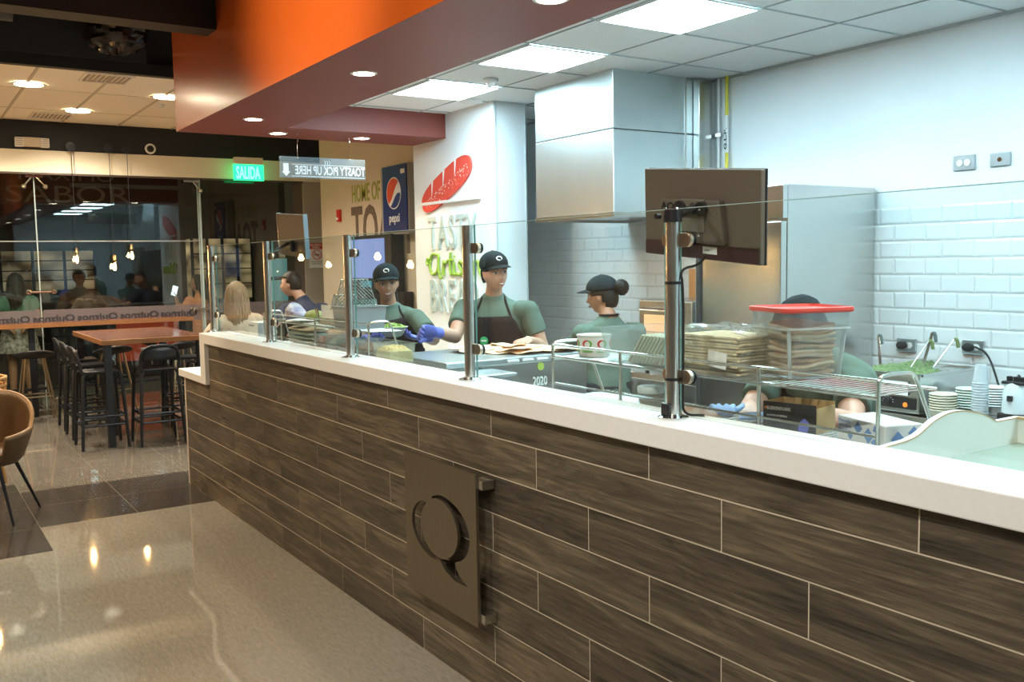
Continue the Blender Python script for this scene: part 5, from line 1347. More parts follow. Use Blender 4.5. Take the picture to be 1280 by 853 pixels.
# ================================================================== SIGNS
# Lettering and sign over the drinks station
s = empty('wall_lettering', 'green and brown wall lettering beginning HOME OF and TOA on the beige wall', 'lettering', (-9.085, 2.738, 1.2))
text_mb('HOME OF THE ORIGINAL', .285, (0, 0, 1.175), X, Z, .004, .62, bold=.004, fit=1.98).build('lettering', mat('olive green letters', (.33, .36, .06), .6), s)
M_brownl = add_noise(mat('distressed brown letters', (.10, .065, .045), .7), 60, .1, c2=(.22, .16, .12))
text_mb('TOASTED', .78, (-.02, 0, .575), X, Z, .006, .58, bold=.014, fit=2.2).build('lettering', M_brownl, s)
DM = 1.04
d = empty('drinks_dispenser', 'tall grey drinks machine with a lit screen under a blue cola sign', 'drinks machine', (-7.96, 2.52, 0))
M_grey = mat('grey machine plastic', (.36, .34, .30), .5)
MB().box(-.075, .56, .09, .21, 1.96, 2.68).build('header_box', M_grey, d, bevel=.01)
MB().box(.0, .55, .075, .09, 1.985, 2.67).build('blue_face', mat('cola blue panel', (.012, .035, .16), .35), d, bevel=.003)
MB().box(.43, .52, .073, .075, 2.575, 2.62).build('small_notice', M_paper, d)
gx, gz, gr_ = .27, 2.385, .165
def disc(mb, cx, cz, r, y0, y1, poly=None): return mb.prism(poly or [(cx + r * math.cos(2 * PI * k / 40), cz + r * math.sin(2 * PI * k / 40)) for k in range(40)], y0, y1)
disc(MB(), gx, gz, gr_, .070, .0745).build('globe_white', M_whitep, d)
def wave(t, off): return off + .35 * t - .28 * math.sin(t * 2.2)
red = []; blu = []; R_ = gr_ * .93
for k in range(30):
    t = -1 + 2 * k / 29; zz = .06 + .55 * t + .12 * math.sin(t * 3.0)
    lim = math.sqrt(max(0, 1 - t * t)); red.append((gx + R_ * t, gz + R_ * max(-lim, min(lim, zz))))
top = [(gx + R_ * math.cos(PI * k / 29), gz + R_ * math.sin(PI * k / 29)) for k in range(30)]
def clip(fn, upper):
    pts = []
    for k in range(60):
        t = -1 + 2 * k / 59; lim = math.sqrt(max(0, 1 - t * t)); a = fn(t)
        if (upper and a < lim) or (not upper and a > -lim): pts.append((t, max(-lim, min(lim, a)), lim if upper else -lim))
    return [(gx + R_ * t, gz + R_ * a) for t, a, l in pts] + [(gx + R_ * t, gz + R_ * l) for t, a, l in reversed(pts)]
MB().prism(clip(lambda t: .02 + .75 * t + .18 * math.sin(3 * t), True), .068, .0695).build('globe_red', mat('cola red', (.72, .07, .02), .4), d)
MB().prism(clip(lambda t: -.48 + .42 * t + .20 * math.sin(3 * t), False), .068, .0695).build('globe_blue', mat('globe blue', (.01, .04, .20), .4), d)
text_mb('pepsi', .125, (.27, .073, 2.09), X, Z, .002, .95, 'CENTER', bold=.002).build('lettering', M_whitep, d)
MB().box(-.92, .20, .06, .21, 1.36, 1.97).build('screen_housing', M_blackpl, d, bevel=.01)
MB().box(-.80, .04, .052, .06, 1.50, 1.93).build('screen', mat('blue white screen', (.1, .15, .3), .15, emit=(.35, .45, .9), es=.45), d)
MB().box(-.60, -.30, .05, .058, 1.40, 1.47).build('lit_buttons', mat('teal buttons', (.02, .1, .12), .3, emit=(.1, .5, .6), es=.4), d)
MB().box(-.92, .40, -.06, .21, .0, 1.0).build('lower_cabinet', M_grey, d, bevel=.01)
MB().box(-.90, .38, .10, .21, 1.0, 1.36).build('nozzle_panel', M_blackpl, d)
o = empty('fire_alarm', 'small red fire alarm pull station on the beige wall left of the lettering', 'fire alarm', (-9.44, 2.738, 2.24))
MB().box(-.045, .045, -.03, 0, -.07, .075).build('alarm_body', mat('alarm red', (.60, .03, .02), .4), o, bevel=.005)
MB().box(-.03, .02, -.045, -.03, -.05, -.02).build('pull_bar', M_whitep, o, bevel=.003)
# no smoking notice
p = empty('no_smoking_notice', 'white and red no smoking notice on the greige wall beside the door', 'notice', (SX + .022, 2.96, 1.78))
MB().box(0, .003, -.105, .105, -.165, .165).build('sheet', M_paper, p)
MB().box(.003, .005, -.105, .105, .085, .165).build('red_header', mat('notice red', (.55, .05, .03), .5), p)
text_mb('PROHIBIDO', .036, (.0055, -.095, .128), Y, Z, .001, .85, bold=.0006).build('lettering', M_paper, p)
text_mb('FUMAR', .036, (.0055, -.062, .094), Y, Z, .001, .9, bold=.0006).build('lettering', M_paper, p)
rg = MB(); rg.tube([(.006, .062 * math.cos(2 * PI * k / 28), .01 + .062 * math.sin(2 * PI * k / 28)) for k in range(29)], .005, 6); rg.tube([(.006, -.043, .053), (.006, .043, -.033)], .005, 6)
rg.build('red_ring', MATS['notice red'], p)
MB().box(.003, .006, -.038, .04, .002, .014).build('cigarette', M_blackpl, p)
text_mb('AMBIENTE LIBRE DE', .019, (.0045, -.09, -.09), Y, Z, .001, .95).build('lettering', M_blackpl, p)
text_mb('HUMO DE TABACO', .019, (.0045, -.085, -.118), Y, Z, .001, .95).build('lettering', M_blackpl, p)
# bread sign on the white wall
s = empty('bread_wall_sign', 'raised red baguette and TASTY Artisan BREAD lettering on the white wall', 'wall sign', (-5.9, 2.25, 1.2))
M_bred = mat('baguette red', (.72, .07, .045), .5); M_wht = mat('raised white letters', (.86, .87, .85), .4)
cx, cz, an = -.065, 1.13, D(21)
def bag(t, w):   # t along the loaf, w across
    return (cx + math.cos(an) * t - math.sin(an) * w, cz + math.sin(an) * t + math.cos(an) * w)
outl = []
for k in range(48):
    th = 2 * PI * k / 48; c_, s_ = math.cos(th), math.sin(th); kk = (abs(c_) ** 2.8 + abs(s_) ** 2.8) ** (-1 / 2.8); outl.append(bag(.455 * c_ * kk, .125 * s_ * kk))
MB().prism(outl, -.022, -.002).build('baguette', M_bred, s)
for t0 in (-.20, .02, .24):
    MB().prism([bag(t0 - .012, .125), bag(t0 + .022, .125), bag(t0 - .045, .02), bag(t0 - .06, .0)], -.0235, -.0215).build('score_mark', M_wht, s)
sp = MB(); r_ = random.Random(8)
for k in range(150):
    t, w = r_.uniform(-.38, .40), -abs(r_.gauss(.03, .035)); w = max(-.095, w) + .01; q = r_.uniform(.003, .008)
    a, b = bag(t, w); sp.add([(a - q, -.0228, b), (a, -.0228, b - q * .7), (a + q, -.0228, b), (a, -.0228, b + q * .7)], [(0, 1, 2, 3)])
o = sp.build('flour_specks', M_wht, s); o['kind'] = 'stuff'
MB().box(-.50, .50, -.03, -.002, .972, .998).build('white_bar', M_whitep, s, bevel=.004)
M_raised = mat('outline grey', (.55, .60, .58), .5)
def outlined(txt, size, x0, z0, w_):
    text_mb(txt, size, (x0, -.006, z0), X, Z, .010, 1, bold=.012, spacing=1.12, fit=w_).build('letter_outline', M_wht, s)
    text_mb(txt, size, (x0 + .012, -.014, z0), X, Z, .010, 1, bold=.001, spacing=1.12, fit=w_ - .02).build('lettering', M_wht2, s)
M_wht2 = mat('inner letter white', (.50, .58, .53), .6)
outlined('TASTY', .40, -.42, .59, .86)
outlined('BREAD', .40, -.42, .03, .86)
M_lime = mat('lime green letters', (.36, .52, .05), .5)
A_ = [[(.05, .75), (-.05, .55), (.05, .42), (.2, .6)], [(.62, .85), (.30, .95), (.12, .55), (.16, .12), (.40, .0), (.62, .25), (.66, .8), (.64, .9), (.64, .3), (.70, -.12), (.82, -.1)]]
letters = [A_, [[(.85, .05), (.95, .55), (.93, .6), (1.05, .5), (1.12, .55)], [(.93, .55), (.93, .0)]], [[(1.32, .95), (1.28, .2), (1.32, 0), (1.45, .1)], [(1.15, .62), (1.45, .65)]],
           [[(1.50, .55), (1.48, .1), (1.55, .0), (1.65, .1)], [(1.52, .78), (1.53, .80)]], [[(1.95, .5), (1.80, .6), (1.75, .42), (1.93, .2), (1.88, .02), (1.70, .05)]],
           [[(2.32, .55), (2.15, .6), (2.06, .3), (2.15, .02), (2.32, .2), (2.36, .55), (2.34, .1), (2.42, .0), (2.5, .1)]], [[(2.55, .58), (2.56, .0)], [(2.56, .35), (2.70, .6), (2.80, .5), (2.82, .1), (2.9, 0)]]]
m_ = MB()
for L2 in letters:
    for st in L2: m_.tube([(-.44 + a * .32, -.012, .345 + b * .21) for a, b in st], .011, 8, smooth=2)
m_.build('lettering', M_lime, s, smooth=True)
# hanging pick up sign (lettering faces the kitchen)
s = empty('hanging_sign', 'clear hanging panel reading TOASTY PICK UP HERE backwards with a white arrow', 'hanging sign', (-6.3, 1.255, 2.375))
M_acr = pane_mat('clear acrylic panel', (.88, .94, .97), .07, .02, 1., body=.14, body_col=(.6, .75, .85))
MB().box(-.004, .004, -.378, .378, 0, .172).build('acrylic_panel', M_acr, s)
M_sgn = mat('white sign print', (.85, .88, .9), .5, emit=(.8, .9, 1), es=.12)
text_mb('TOASTY PICK UP HERE', .098, (.006, .374, .032), -Y, Z, .001, .62, bold=.002, align='LEFT').build('lettering', M_sgn, s)
m_ = MB(); m_.box(.005, .0065, -.28, .376, .108, .1125); m_.box(.005, .0065, -.28, .376, .012, .0165); m_.build('ruled_lines', M_sgn, s)
MB().prism([(-.35, .115), (-.305, .115), (-.305, .05), (-.29, .05), (-.327, .012), (-.365, .05), (-.35, .05)], .005, .0065, plane='yz').build('arrow', M_sgn, s)
m_ = MB()
for k in range(3): m_.tube([(.006, .01 + .02 * k, .112), (.006, .018 + .02 * k, .13), (.006, .008 + .02 * k, .15)], .002, 5, smooth=1)
m_.build('steam_mark', M_sgn, s)
for y in (-.222, .238):
    m_ = MB(); m_.tube([(0, y, .16), (0, y, .29)], .002, 6); m_.tube([(0, y, .29), (.006, y + .006, .31), (0, y, .33), (-.004, y, .345), (0, y, .355)], .003, 6, smooth=1); m_.ell((0, y, .165), (.006, .006, .006), 8, 6); m_.build('hanging_hook', M_chrome, s, smooth=True)
# order screen seen through the far panes
t = empty('order_screen', 'tilted order screen seen from behind over the far end of the counter', 'monitor', (-4.62, .34, 1.85)); t.rotation_euler = (D(4), D(4), 0)
MB().box(-.235, .235, -.012, .012, -.135, .135).build('back_shell', mat('dark brown screen back', (.07, .055, .045), .45), t, bevel=.006)
MB().box(-.24, -.232, -.014, .014, -.138, .138).build('side_bezel', M_steel, t); MB().box(.232, .24, -.014, .014, -.138, .138).build('side_bezel', mat('blue grey bezel', (.16, .24, .3), .3), t)
MB().box(-.06, .06, -.04, -.012, -.10, -.03).build('mounting_block', M_blackpl, t, bevel=.005)
o = MB().tube([(-4.62, .31, 1.80), (-4.50, .20, 1.76), (-4.40, .10, 1.74)], .010, 8).build('screen_bracket', M_blackpl); tag(o, 'black arm from the second farthest post to the tilted order screen', 'bracket')

# ================================================================== DINING AREA
M_wood = add_noise(mat('varnished reddish wood', (.11, .036, .020), .14), 5, .25, (1, 14, 1), c2=(.20, .075, .035))
M_edge = add_noise(mat('golden wood edge', (.25, .11, .04), .3), 8, .2, (1, 1, 12))
M_blkm = mat('black painted metal', (.012, .014, .018), .35)
t = empty('high_table', 'high communal table with a glossy reddish wood top and black legs', 'table', (-8.80, .22, 0))
MB().box(-.82, .82, -.47, .47, .97, 1.0).build('table_top', M_wood, t, bevel=.003)
e_ = MB(); e_.box(.80, .826, -.475, .475, .955, 1.001); e_.box(-.82, .82, -.476, -.462, .955, 1.001); e_.build('edge_band', M_edge, t, bevel=.002)
for sx in (-1, 1):
    for sy in (-1, 1): MB().box(sx * .76 - .032, sx * .76 + .032, sy * .42 - .032, sy * .42 + .032, 0, .957).build('leg', M_blkm, t, bevel=.003)
MB().box(-.74, .74, -.02, .02, .91, .957).build('under_rail', M_blkm, t)
# black high chairs (metal, low back)
def stool():
    s = empty('bar_stool', '', 'stool', (0, 0, 0))
    MB().loft([((0, 0, .690), .19, .19, (1, 1, 0)), ((0, 0, .700), .215, .215, (1, 1, 0)), ((0, 0, .720), .215, .215, (1, 1, 0)), ((0, 0, .708), .17, .17, (1, 1, 0))], 4).build('seat', M_blkm, s, bevel=.02)
    for sx in (-1, 1):
        for sy in (-1, 1): MB().tube([(sx * .15, sy * .15, .70), (sx * .165, sy * .165, .66), (sx * .20, sy * .20, 0)], [.017, .017, .014], 8).build('leg', M_blkm, s, smooth=True)
    for z, k in ((.22, .183), (.30, .179)):
        r = MB()
        for a, b in (((-k, -k), (k, -k)), ((k, -k), (k, k)), ((k, k), (-k, k)), ((-k, k), (-k, -k))): r.tube([(a[0], a[1], z), (b[0], b[1], z)], .011, 8)
        r.build('footrest', M_blkm, s, smooth=True)
    m = MB(); m.tube([(-.17, .17, .70), (-.175, .20, .86), (-.12, .225, .93), (0, .235, .94), (.12, .225, .93), (.175, .20, .86), (.17, .17, .70)], .014, 8, smooth=2)
    m.build('back_hoop', M_blkm, s, smooth=True)
    m = MB(); vs = []; fs = []
    for j in range(4):
        for i in range(13):
            u = i / 12 * 2 - 1; vs.append((u * .165, .232 - .035 * u * u, .80 + .042 * j))
    for j in range(3):
        for i in range(12): fs.append((j * 13 + i, j * 13 + i + 1, (j + 1) * 13 + i + 1, (j + 1) * 13 + i))
    m.add(vs, fs).build('backrest', M_blkm, s, smooth=True, solid=.006, angle=180)
    return s
st0 = stool()
spots = [(-8.18, -.26, PI, 'nearest corner of the high table, on the left side'), (-8.05, .22, -PI / 2, 'at the near end of the high table'), (-8.35, .80, 0, 'right of the high table, half hidden by the counter'), (-8.85, -.24, PI, 'in the middle of the left side of the high table'),
         (-9.0, .72, 0, 'on the right side of the high table, farther back'), (-9.5, -.22, PI, 'at the far left corner of the high table')]
for i, (x, y, a, l) in enumerate(spots):
    o = st0 if i == 0 else copy_tree(st0)
    o.location = (x, y, 0); o.rotation_euler = (0, 0, a); o['label'] = 'black metal bar stool ' + l; o['group'] = 'black metal stools round the high table'
# wooden window bar and its stools
t = empty('window_bar', 'long narrow reddish wood bar along the storefront glass', 'bar table', (-10.50, 0, 0))
MB().box(-.16, .16, -3.5, 1.19, 1.015, 1.06).build('bar_top', M_wood, t, bevel=.003)
MB().box(.158, .166, -3.5, 1.19, 1.013, 1.061).build('front_edge', M_edge, t)
for y in (-2.8, -.55, 1.1): MB().box(-.03, .03, y - .03, y + .03, 0, 1.015).build('leg', M_blkm, t)
MB().box(-.02, .02, -3.4, 1.1, .30, .33).build('foot_rail', M_blkm, t)
M_brass = mat('dull brass leg', (.42, .33, .22), .3, 1.)
def stool2():
    s = empty('bar_stool', '', 'stool', (0, 0, 0)); m = MB(); vs = []; fs = []
    for j in range(7):
        for i in range(24):
            th = 2 * PI * i / 24; q = j / 6; lift = max(0, -math.sin(th)) ** 2 * .0 + max(0, math.sin(th)) * .07
            vs.append((.21 * q * math.cos(th), .19 * q * math.sin(th), .70 + lift * q ** 3 + .02 * q ** 2))
    for j in range(6):
        for i in range(24): fs.append((j * 24 + i, j * 24 + (i + 1) % 24, (j + 1) * 24 + (i + 1) % 24, (j + 1) * 24 + i))
    m.add(vs, fs).build('seat', M_blackpl, s, smooth=True, solid=.022, angle=180, weld=False)
    for sx in (-1, 1):
        for sy in (-1, 1): MB().tube([(sx * .09, sy * .09, .70), (sx * .19, sy * .19, 0)], [.014, .010], 8).build('leg', M_brass, s, smooth=True)
    r = MB(); k = .148
    for a, b in (((-k, -k), (k, -k)), ((k, -k), (k, k)), ((k, k), (-k, k)), ((-k, k), (-k, -k))): r.tube([(a[0], a[1], .29), (b[0], b[1], .29)], .008, 8)
    r.build('footrest', M_brass, s, smooth=True); return s
s2 = stool2()
for i, (x, y, l) in enumerate(((-10.12, -.58, 'left one at the window bar'), (-10.12, .22, 'second at the window bar from the left'), (-10.12, .95, 'at the right end of the window bar'), (-10.12, -1.5, 'at the window bar, beyond the left edge'))):
    o = s2 if i == 0 else copy_tree(s2); o.location = (x, y, 0); o.rotation_euler = (0, 0, -PI / 2 + .12 * i); o['label'] = 'black shell bar stool on brass coloured legs, ' + l; o['group'] = 'shell stools at the window bar'
# brown armchair at the left edge
M_leath = add_noise(mat('brown leatherette', (.13, .075, .035), .45), 50, .15, bump=.1); M_piping = mat('tan piping', (.35, .20, .08), .5)
a = empty('armchair', 'brown leatherette tub chair with tan piping on thin black legs, cut by the left edge', 'chair', (-5.93, -1.37, 0), D(65))
m = MB(); vs = []; fs = []; rim = []
nA, nB = 30, 10
for j in range(nB + 1):
    v = j / nB
    for i in range(nA + 1):
        u = i / nA; th = D(-45) + D(270) * u
        top = .60 + .22 * max(0, math.sin((th + PI * 0))) ** .8 if math.sin(th) > 0 else .60 - .05 * abs(math.sin(th))
        r_ = .20 + (.30 - .20) * v ** .6
        z = .40 + (top - .40) * v
        vs.append((r_ * math.cos(th) * 1.0, r_ * math.sin(th) * .95, z))
        if j == nB: rim.append(vs[-1])
for j in range(nB):
    for i in range(nA): fs.append((j * (nA + 1) + i, j * (nA + 1) + i + 1, (j + 1) * (nA + 1) + i + 1, (j + 1) * (nA + 1) + i))
m.add(vs, fs).build('shell_back', M_leath, a, smooth=True, solid=.03, angle=180)
MB().tube(rim, .012, 8).build('piping', M_piping, a, smooth=True)
MB().lathe([(.001, .37), (.20, .37), (.24, .41), (.25, .45), (.22, .475), (.001, .48)], n=30).build('seat', M_leath, a, smooth=True)
for sx in (-1, 1):
    for sy in (-1, 1): MB().tube([(sx * .13, sy * .13, .39), (sx * .245, sy * .245, 0)], [.014, .008], 8).build('leg', M_blkm, a, smooth=True)
# rattan chair just showing behind it
a = empty('rattan_chair', 'rattan chair edge showing at the left border above the brown armchair', 'chair', (-6.95, -1.42, 0), D(70))
M_rat = mat('golden rattan', (.50, .27, .09), .45)
m = MB()
for k in range(5):
    z = .62 + .055 * k; q = .27 + .006 * k
    m.tube([(q * math.cos(D(-20 + 22 * i)), q * math.sin(D(-20 + 22 * i)), z) for i in range(11)], .012, 8)
for i in range(14):
    th = D(-20 + 220 * i / 13); m.tube([(.24 * math.cos(th), .24 * math.sin(th), .42), (.27 * math.cos(th), .27 * math.sin(th), .62), (.294 * math.cos(th), .294 * math.sin(th), .84)], .007, 6)
m.build('woven_back', M_rat, a, smooth=True)
MB().lathe([(.001, .42), (.24, .42), (.25, .44), (.001, .46)], n=26).build('seat', M_rat, a, smooth=True)
for sx in (-1, 1):
    for sy in (-1, 1): MB().tube([(sx * .15, sy * .15, .42), (sx * .20, sy * .20, 0)], .014, 8).build('leg', M_rat, a, smooth=True)
# pendants
M_bulb = pane_mat('amber bulb glass', (1., .88, .66), .06, .0, .8)
M_fil = mat('glowing filament', (1, .7, .3), .5, emit=(1, .66, .28), es=160)
def pendant():
    p = empty('pendant_lamp', '', 'pendant lamp', (0, 0, 0))
    MB().lathe([(.001, 0), (.052, 0), (.052, .024), (.001, .026)], (.0, 0, 0), 24, 'x').build('canopy', M_blkm, p, smooth=True)
    return p
def mk_pendant(x, y, zc, zb, label, group, wall=True):
    p = empty('pendant_lamp', label, 'pendant lamp', (x, y, zb), group=group)
    m = MB()
    if wall: m.lathe([(.001, .0), (.05, .002), (.055, .03), (.001, .032)], (-.03, 0, zc - zb), 22, 'x')
    else: m.lathe([(.001, .0), (.05, .0), (.05, -.025), (.001, -.028)], (0, 0, zc - zb), 22)
    m.build('canopy', M_blkm, p, smooth=True)
    MB().tube([(0, 0, zc - zb - (.03 if wall else 0)), (0, 0, .12)], .0035, 6).build('cord', M_blackpl, p)
    MB().lathe([(.001, .125), (.016, .122), (.018, .075), (.022, .07), (.018, .06), (.001, .06)], n=18).build('socket', mat('aged brass socket', (.35, .25, .12), .35, 1.), p, smooth=True)
    MB().lathe([(.001, -.062), (.018, -.057), (.032, -.035), (.034, -.012), (.024, .025), (.014, .055), (.013, .065)], n=20).build('bulb', M_bulb, p, smooth=True)
    m = MB()
    for k in range(6):
        th = 2 * PI * k / 6; m.tube([(.006 * math.cos(th), .006 * math.sin(th), .03), (.013 * math.cos(th), .013 * math.sin(th), -.035)], .0022, 5)
    m.build('filament', M_fil, p)
    l = bpy.data.lights.new('pendant_glow', 'POINT'); l.energy = 6.5; l.color = (1, .62, .30); l.shadow_soft_size = .022
    lo = bpy.data.objects.new('pendant_glow', l); COL.objects.link(lo); lo.location = (x, y, zb - .012)
gP = 'bare bulb pendants by the storefront'
mk_pendant(SX + .10, -.005, 3.055, 1.775, 'bare bulb pendant lamp by the storefront, leftmost of the three', gP)
mk_pendant(SX + .10, .40, 3.060, 1.685, 'bare bulb pendant lamp by the storefront, middle and lowest of the three', gP)
mk_pendant(SX + .10, .60, 3.065, 1.815, 'bare bulb pendant lamp by the storefront, rightmost and highest of the three', gP)
gP2 = 'bare bulb pendants over the dining side'
for i, (x, y, z) in enumerate(((-6.0, -1.64, 1.65), (-8.45, -1.60, 1.74), (-8.28, -1.84, 1.66), (-8.08, -1.22, 1.61), (-7.16, -1.73, 1.75), (-6.62, -1.63, 1.73))):
    mk_pendant(x, y, 3.33 if x < -7.46 else 4.195, z, 'bare bulb pendant lamp over the dining side out of view, ' + ['nearest the counter end', 'sixth', 'fifth', 'fourth', 'third', 'second'][i] + (' from the camera' if i else ''), gP2, wall=False)
# emergency light and round speaker on the black bulkhead
e_ = empty('emergency_light', 'beige twin head emergency light on the black bulkhead at top left', 'emergency light', (SX + .02, -.40, 3.09))
MB().box(0, .06, -.09, .09, -.05, .055).build('housing', M_cream, e_, bevel=.008)
for sy in (-1, 1):
    MB().box(.005, .075, sy * .13 - .045, sy * .13 + .045, -.055, .05).build('lamp_head', M_trim, e_, bevel=.008)
    for k in range(4): MB().box(.074, .078, sy * .13 - .032, sy * .13 + .032, -.04 + k * .022, -.03 + k * .022).build('louvre', M_greige, e_)
e_ = empty('camera_dome', 'round white ringed camera dome on the black bulkhead above the pendants', 'security camera', (SX + .02, .885, 3.085))
MB().lathe([(.040, 0), (.062, .002), (.062, .018), (.044, .024), (.040, .012)], n=28, axis='x', caps=False).build('ring', M_whitep, e_, smooth=True)
MB().ell((.01, 0, 0), (.03, .04, .04), 18, 12).build('lens_dome', M_blackpl, e_, smooth=True)
# air vents and sensor in the dining ceiling
def vent(x, y, l):
    v = empty('air_vent', l, 'air vent', (x, y, 3.338)); f = MB()
    for a_ in ((-.2, .2, -.2, -.18), (-.2, .2, .18, .2), (-.2, -.18, -.18, .18), (.18, .2, -.18, .18)): f.box(*a_, -.012, 0)
    f.build('frame', M_trim, v)
    s_ = MB()
    for k in range(9): s_.box(-.18, .18, -.165 + k * .041, -.150 + k * .041, -.010, -.002)
    s_.build('louvres', mat('grey louvre', (.35, .32, .28), .5), v)
vent(-7.85, -.12, 'square grille vent in the cream ceiling near the black beam'); vent(-10.3, -.25, 'square grille vent in the cream ceiling near the bulkhead')
s = empty('smoke_detector', 'small white sensor in the cream dining ceiling beside the orange beam', 'smoke detector', (-9.05, .62, 3.338))
MB().lathe([(.001, -.035), (.02, -.034), (.028, -.018), (.042, -.014), (.046, 0)], n=22).build('housing', M_whitep, s, smooth=True)
# bagged duct in the dark void
m = MB(); m.ell((0, 0, 0), (.30, .22, .17), 30, 20); r_ = random.Random(2)
m.v = [tuple(Vector(v) * (1 + r_.uniform(-.09, .09))) for v in m.v]
o = m.build('bagged_duct', mat('black plastic film', (.012, .012, .014), .18), smooth=True, angle=20); o.location = (-7.05, -.18, 3.56); o.rotation_euler = (0, 0, .3)
tag(o, 'crumpled black plastic bag over a duct in the dark ceiling void', 'duct')
MB_ = MB().tube([(-6.9, -4.5, 3.62), (-6.9, -.95, 3.62), (-6.9, -.95, 4.02)], .10, 18, smooth=0); o = MB_.build('round_duct', mat('dark grey duct', (.035, .038, .04), .5), smooth=True); tag(o, 'dark round duct in the ceiling void at the top left corner', 'duct')
o = MB().box(-7.40, -7.37, -1.0, .12, 3.40, 3.70).build('duct_panel', mat('very dark grey panel', (.03, .033, .035), .5)); tag(o, 'dark grey panel standing in the ceiling void above the cream ceiling', 'panel')

# ================================================================== BEYOND THE STOREFRONT
M_dark = mat('dark mall wall', (.04, .035, .035), .6)
struct(MB().box(-22.2, -22.0, -8, 12, 0, 4.5).build('wall_outside', M_dark))
struct(MB().box(-22, SX - .15, -8, 12, 3.4, 3.5).build('ceiling', mat('dark mall ceiling', (.06, .055, .05), .7)))
f = empty('fascia_sign', 'dark red brown fascia with dim MAXIMO SABOR lettering beyond the storefront glass', 'sign', (-11.75, 0, 2.40))
MB().box(-.04, 0, -3.2, 1.62, .06, .55).build('fascia_board', mat('dark red brown board', (.035, .012, .010), .5), f)
M_diml = mat('dim grey letters', (.16, .13, .12), .6)
text_mb('MAXIMO', .20, (.006, -.47, .355), Y, Z, .002, 1.40).build('lettering', M_diml, f)
text_mb('SABOR', .30, (.006, -.62, .085), Y, Z, .002, 1.55).build('lettering', M_diml, f)
def shopfront(x, y0, y1, z0, z1, col, es, label, name='shop_window', pan=4):
    s = empty(name, label, 'shop window', (x, (y0 + y1) / 2, 0)); w = (y1 - y0) / 2
    m_ = mat('lit shop ' + label[:12] + str(y0), col, .6, emit=col, es=es); N_, L_2, B_ = nt(m_)
    tc_ = N_.new('ShaderNodeTexCoord'); mp_ = N_.new('ShaderNodeMapping'); mp_.inputs['Scale'].default_value = (1, 1.6, 2.6); no_ = N_.new('ShaderNodeTexVoronoi'); no_.inputs['Scale'].default_value = 1.5
    L_2.new(tc_.outputs['Object'], mp_.inputs[0]); L_2.new(mp_.outputs[0], no_.inputs[0]); mr_ = N_.new('ShaderNodeMapRange'); mr_.inputs[1].default_value = .1; mr_.inputs[2].default_value = .75; mr_.inputs[3].default_value = es * 2.2; mr_.inputs[4].default_value = 0
    L_2.new(no_.outputs['Distance'], mr_.inputs[0]); L_2.new(mr_.outputs[0], B_.inputs['Emission Strength'])
    MB().box(-.5, 0, -w, w, z0, z1).build('lit_interior', m_, s)
    sh_ = MB()
    for k in range(3): sh_.box(.0, .04, -w, w, z0 + (z1 - z0) * (k + 1) / 4 - .012, z0 + (z1 - z0) * (k + 1) / 4 + .012)
    sh_.build('display_shelf', M_blkm, s)
    fr = MB()
    for k in range(pan + 1): fr.box(.01, .06, -w + 2 * w * k / pan - .03, -w + 2 * w * k / pan + .03, 0, z1)
    fr.box(.01, .06, -w, w, z1, z1 + .08); fr.box(.01, .06, -w, w, z0 - .06, z0)
    fr.build('window_frame', M_blkm, s); return s
shopfront(-21.5, -.5, 2.0, 1.2, 2.05, (.60, .42, .24), .18, 'warm lit shop window across the mall, behind the pendants')
shopfront(-21.0, 4.0, 5.4, .9, 2.3, (.75, .50, .26), .3, 'cream lit shop window across the mall, left of the blonde person')
shopfront(-20.0, 5.9, 8.2, 1.5, 2.35, (.80, .60, .34), .35, 'bright warm shop window across the mall behind the blonde person', pan=5)
shopfront(-21.8, -4.5, -1.6, .8, 2.2, (.30, .24, .22), .08, 'dim shop window far left across the mall')
for y, z, h_ in ((3.55, 1.62, .30), (3.55, 1.20, .42)):
    o = MB().box(-14.03, -14.0, y - .2, y + .2, z - h_ / 2, z + h_ / 2).build('poster', mat('pale cyan poster', (.30, .55, .55), .5, emit=(.3, .6, .62), es=.35)); tag(o, 'pale cyan lit poster outside, ' + ('upper' if z > 1.5 else 'lower') + ' one of two behind the blonde person', 'poster')
o = empty('mall_kiosk', 'dark kiosk with a red panel beyond the storefront glass', 'kiosk', (-14.2, 1.2, 0))
MB().box(-.4, .4, -.7, .7, 0, 1.05).build('kiosk_body', mat('dark kiosk board', (.05, .03, .03), .5), o, bevel=.01); MB().box(.4, .42, -.25, .65, .25, .95).build('red_panel', mat('dull red panel', (.35, .05, .02), .5, emit=(.5, .06, .02), es=.25), o); MB().box(-.45, .45, -.75, .75, 1.05, 1.10).build('kiosk_top', M_blkm, o)
# ================================================================== LIGHT
w = bpy.data.worlds.new('world'); SC.world = w; w.use_nodes = True
w.node_tree.nodes['Background'].inputs[0].default_value = (.9, .8, .68, 1); w.node_tree.nodes['Background'].inputs[1].default_value = .14
def area(name, loc, target, size, energy, col, sy=None):
    l = bpy.data.lights.new(name, 'AREA'); l.energy = energy; l.color = col; l.shape = 'RECTANGLE'; l.size = size; l.size_y = sy or size
    o = bpy.data.objects.new(name, l); COL.objects.link(o); o.location = loc
    o.rotation_euler = (Vector(target) - Vector(loc)).to_track_quat('-Z', 'Y').to_euler(); return o
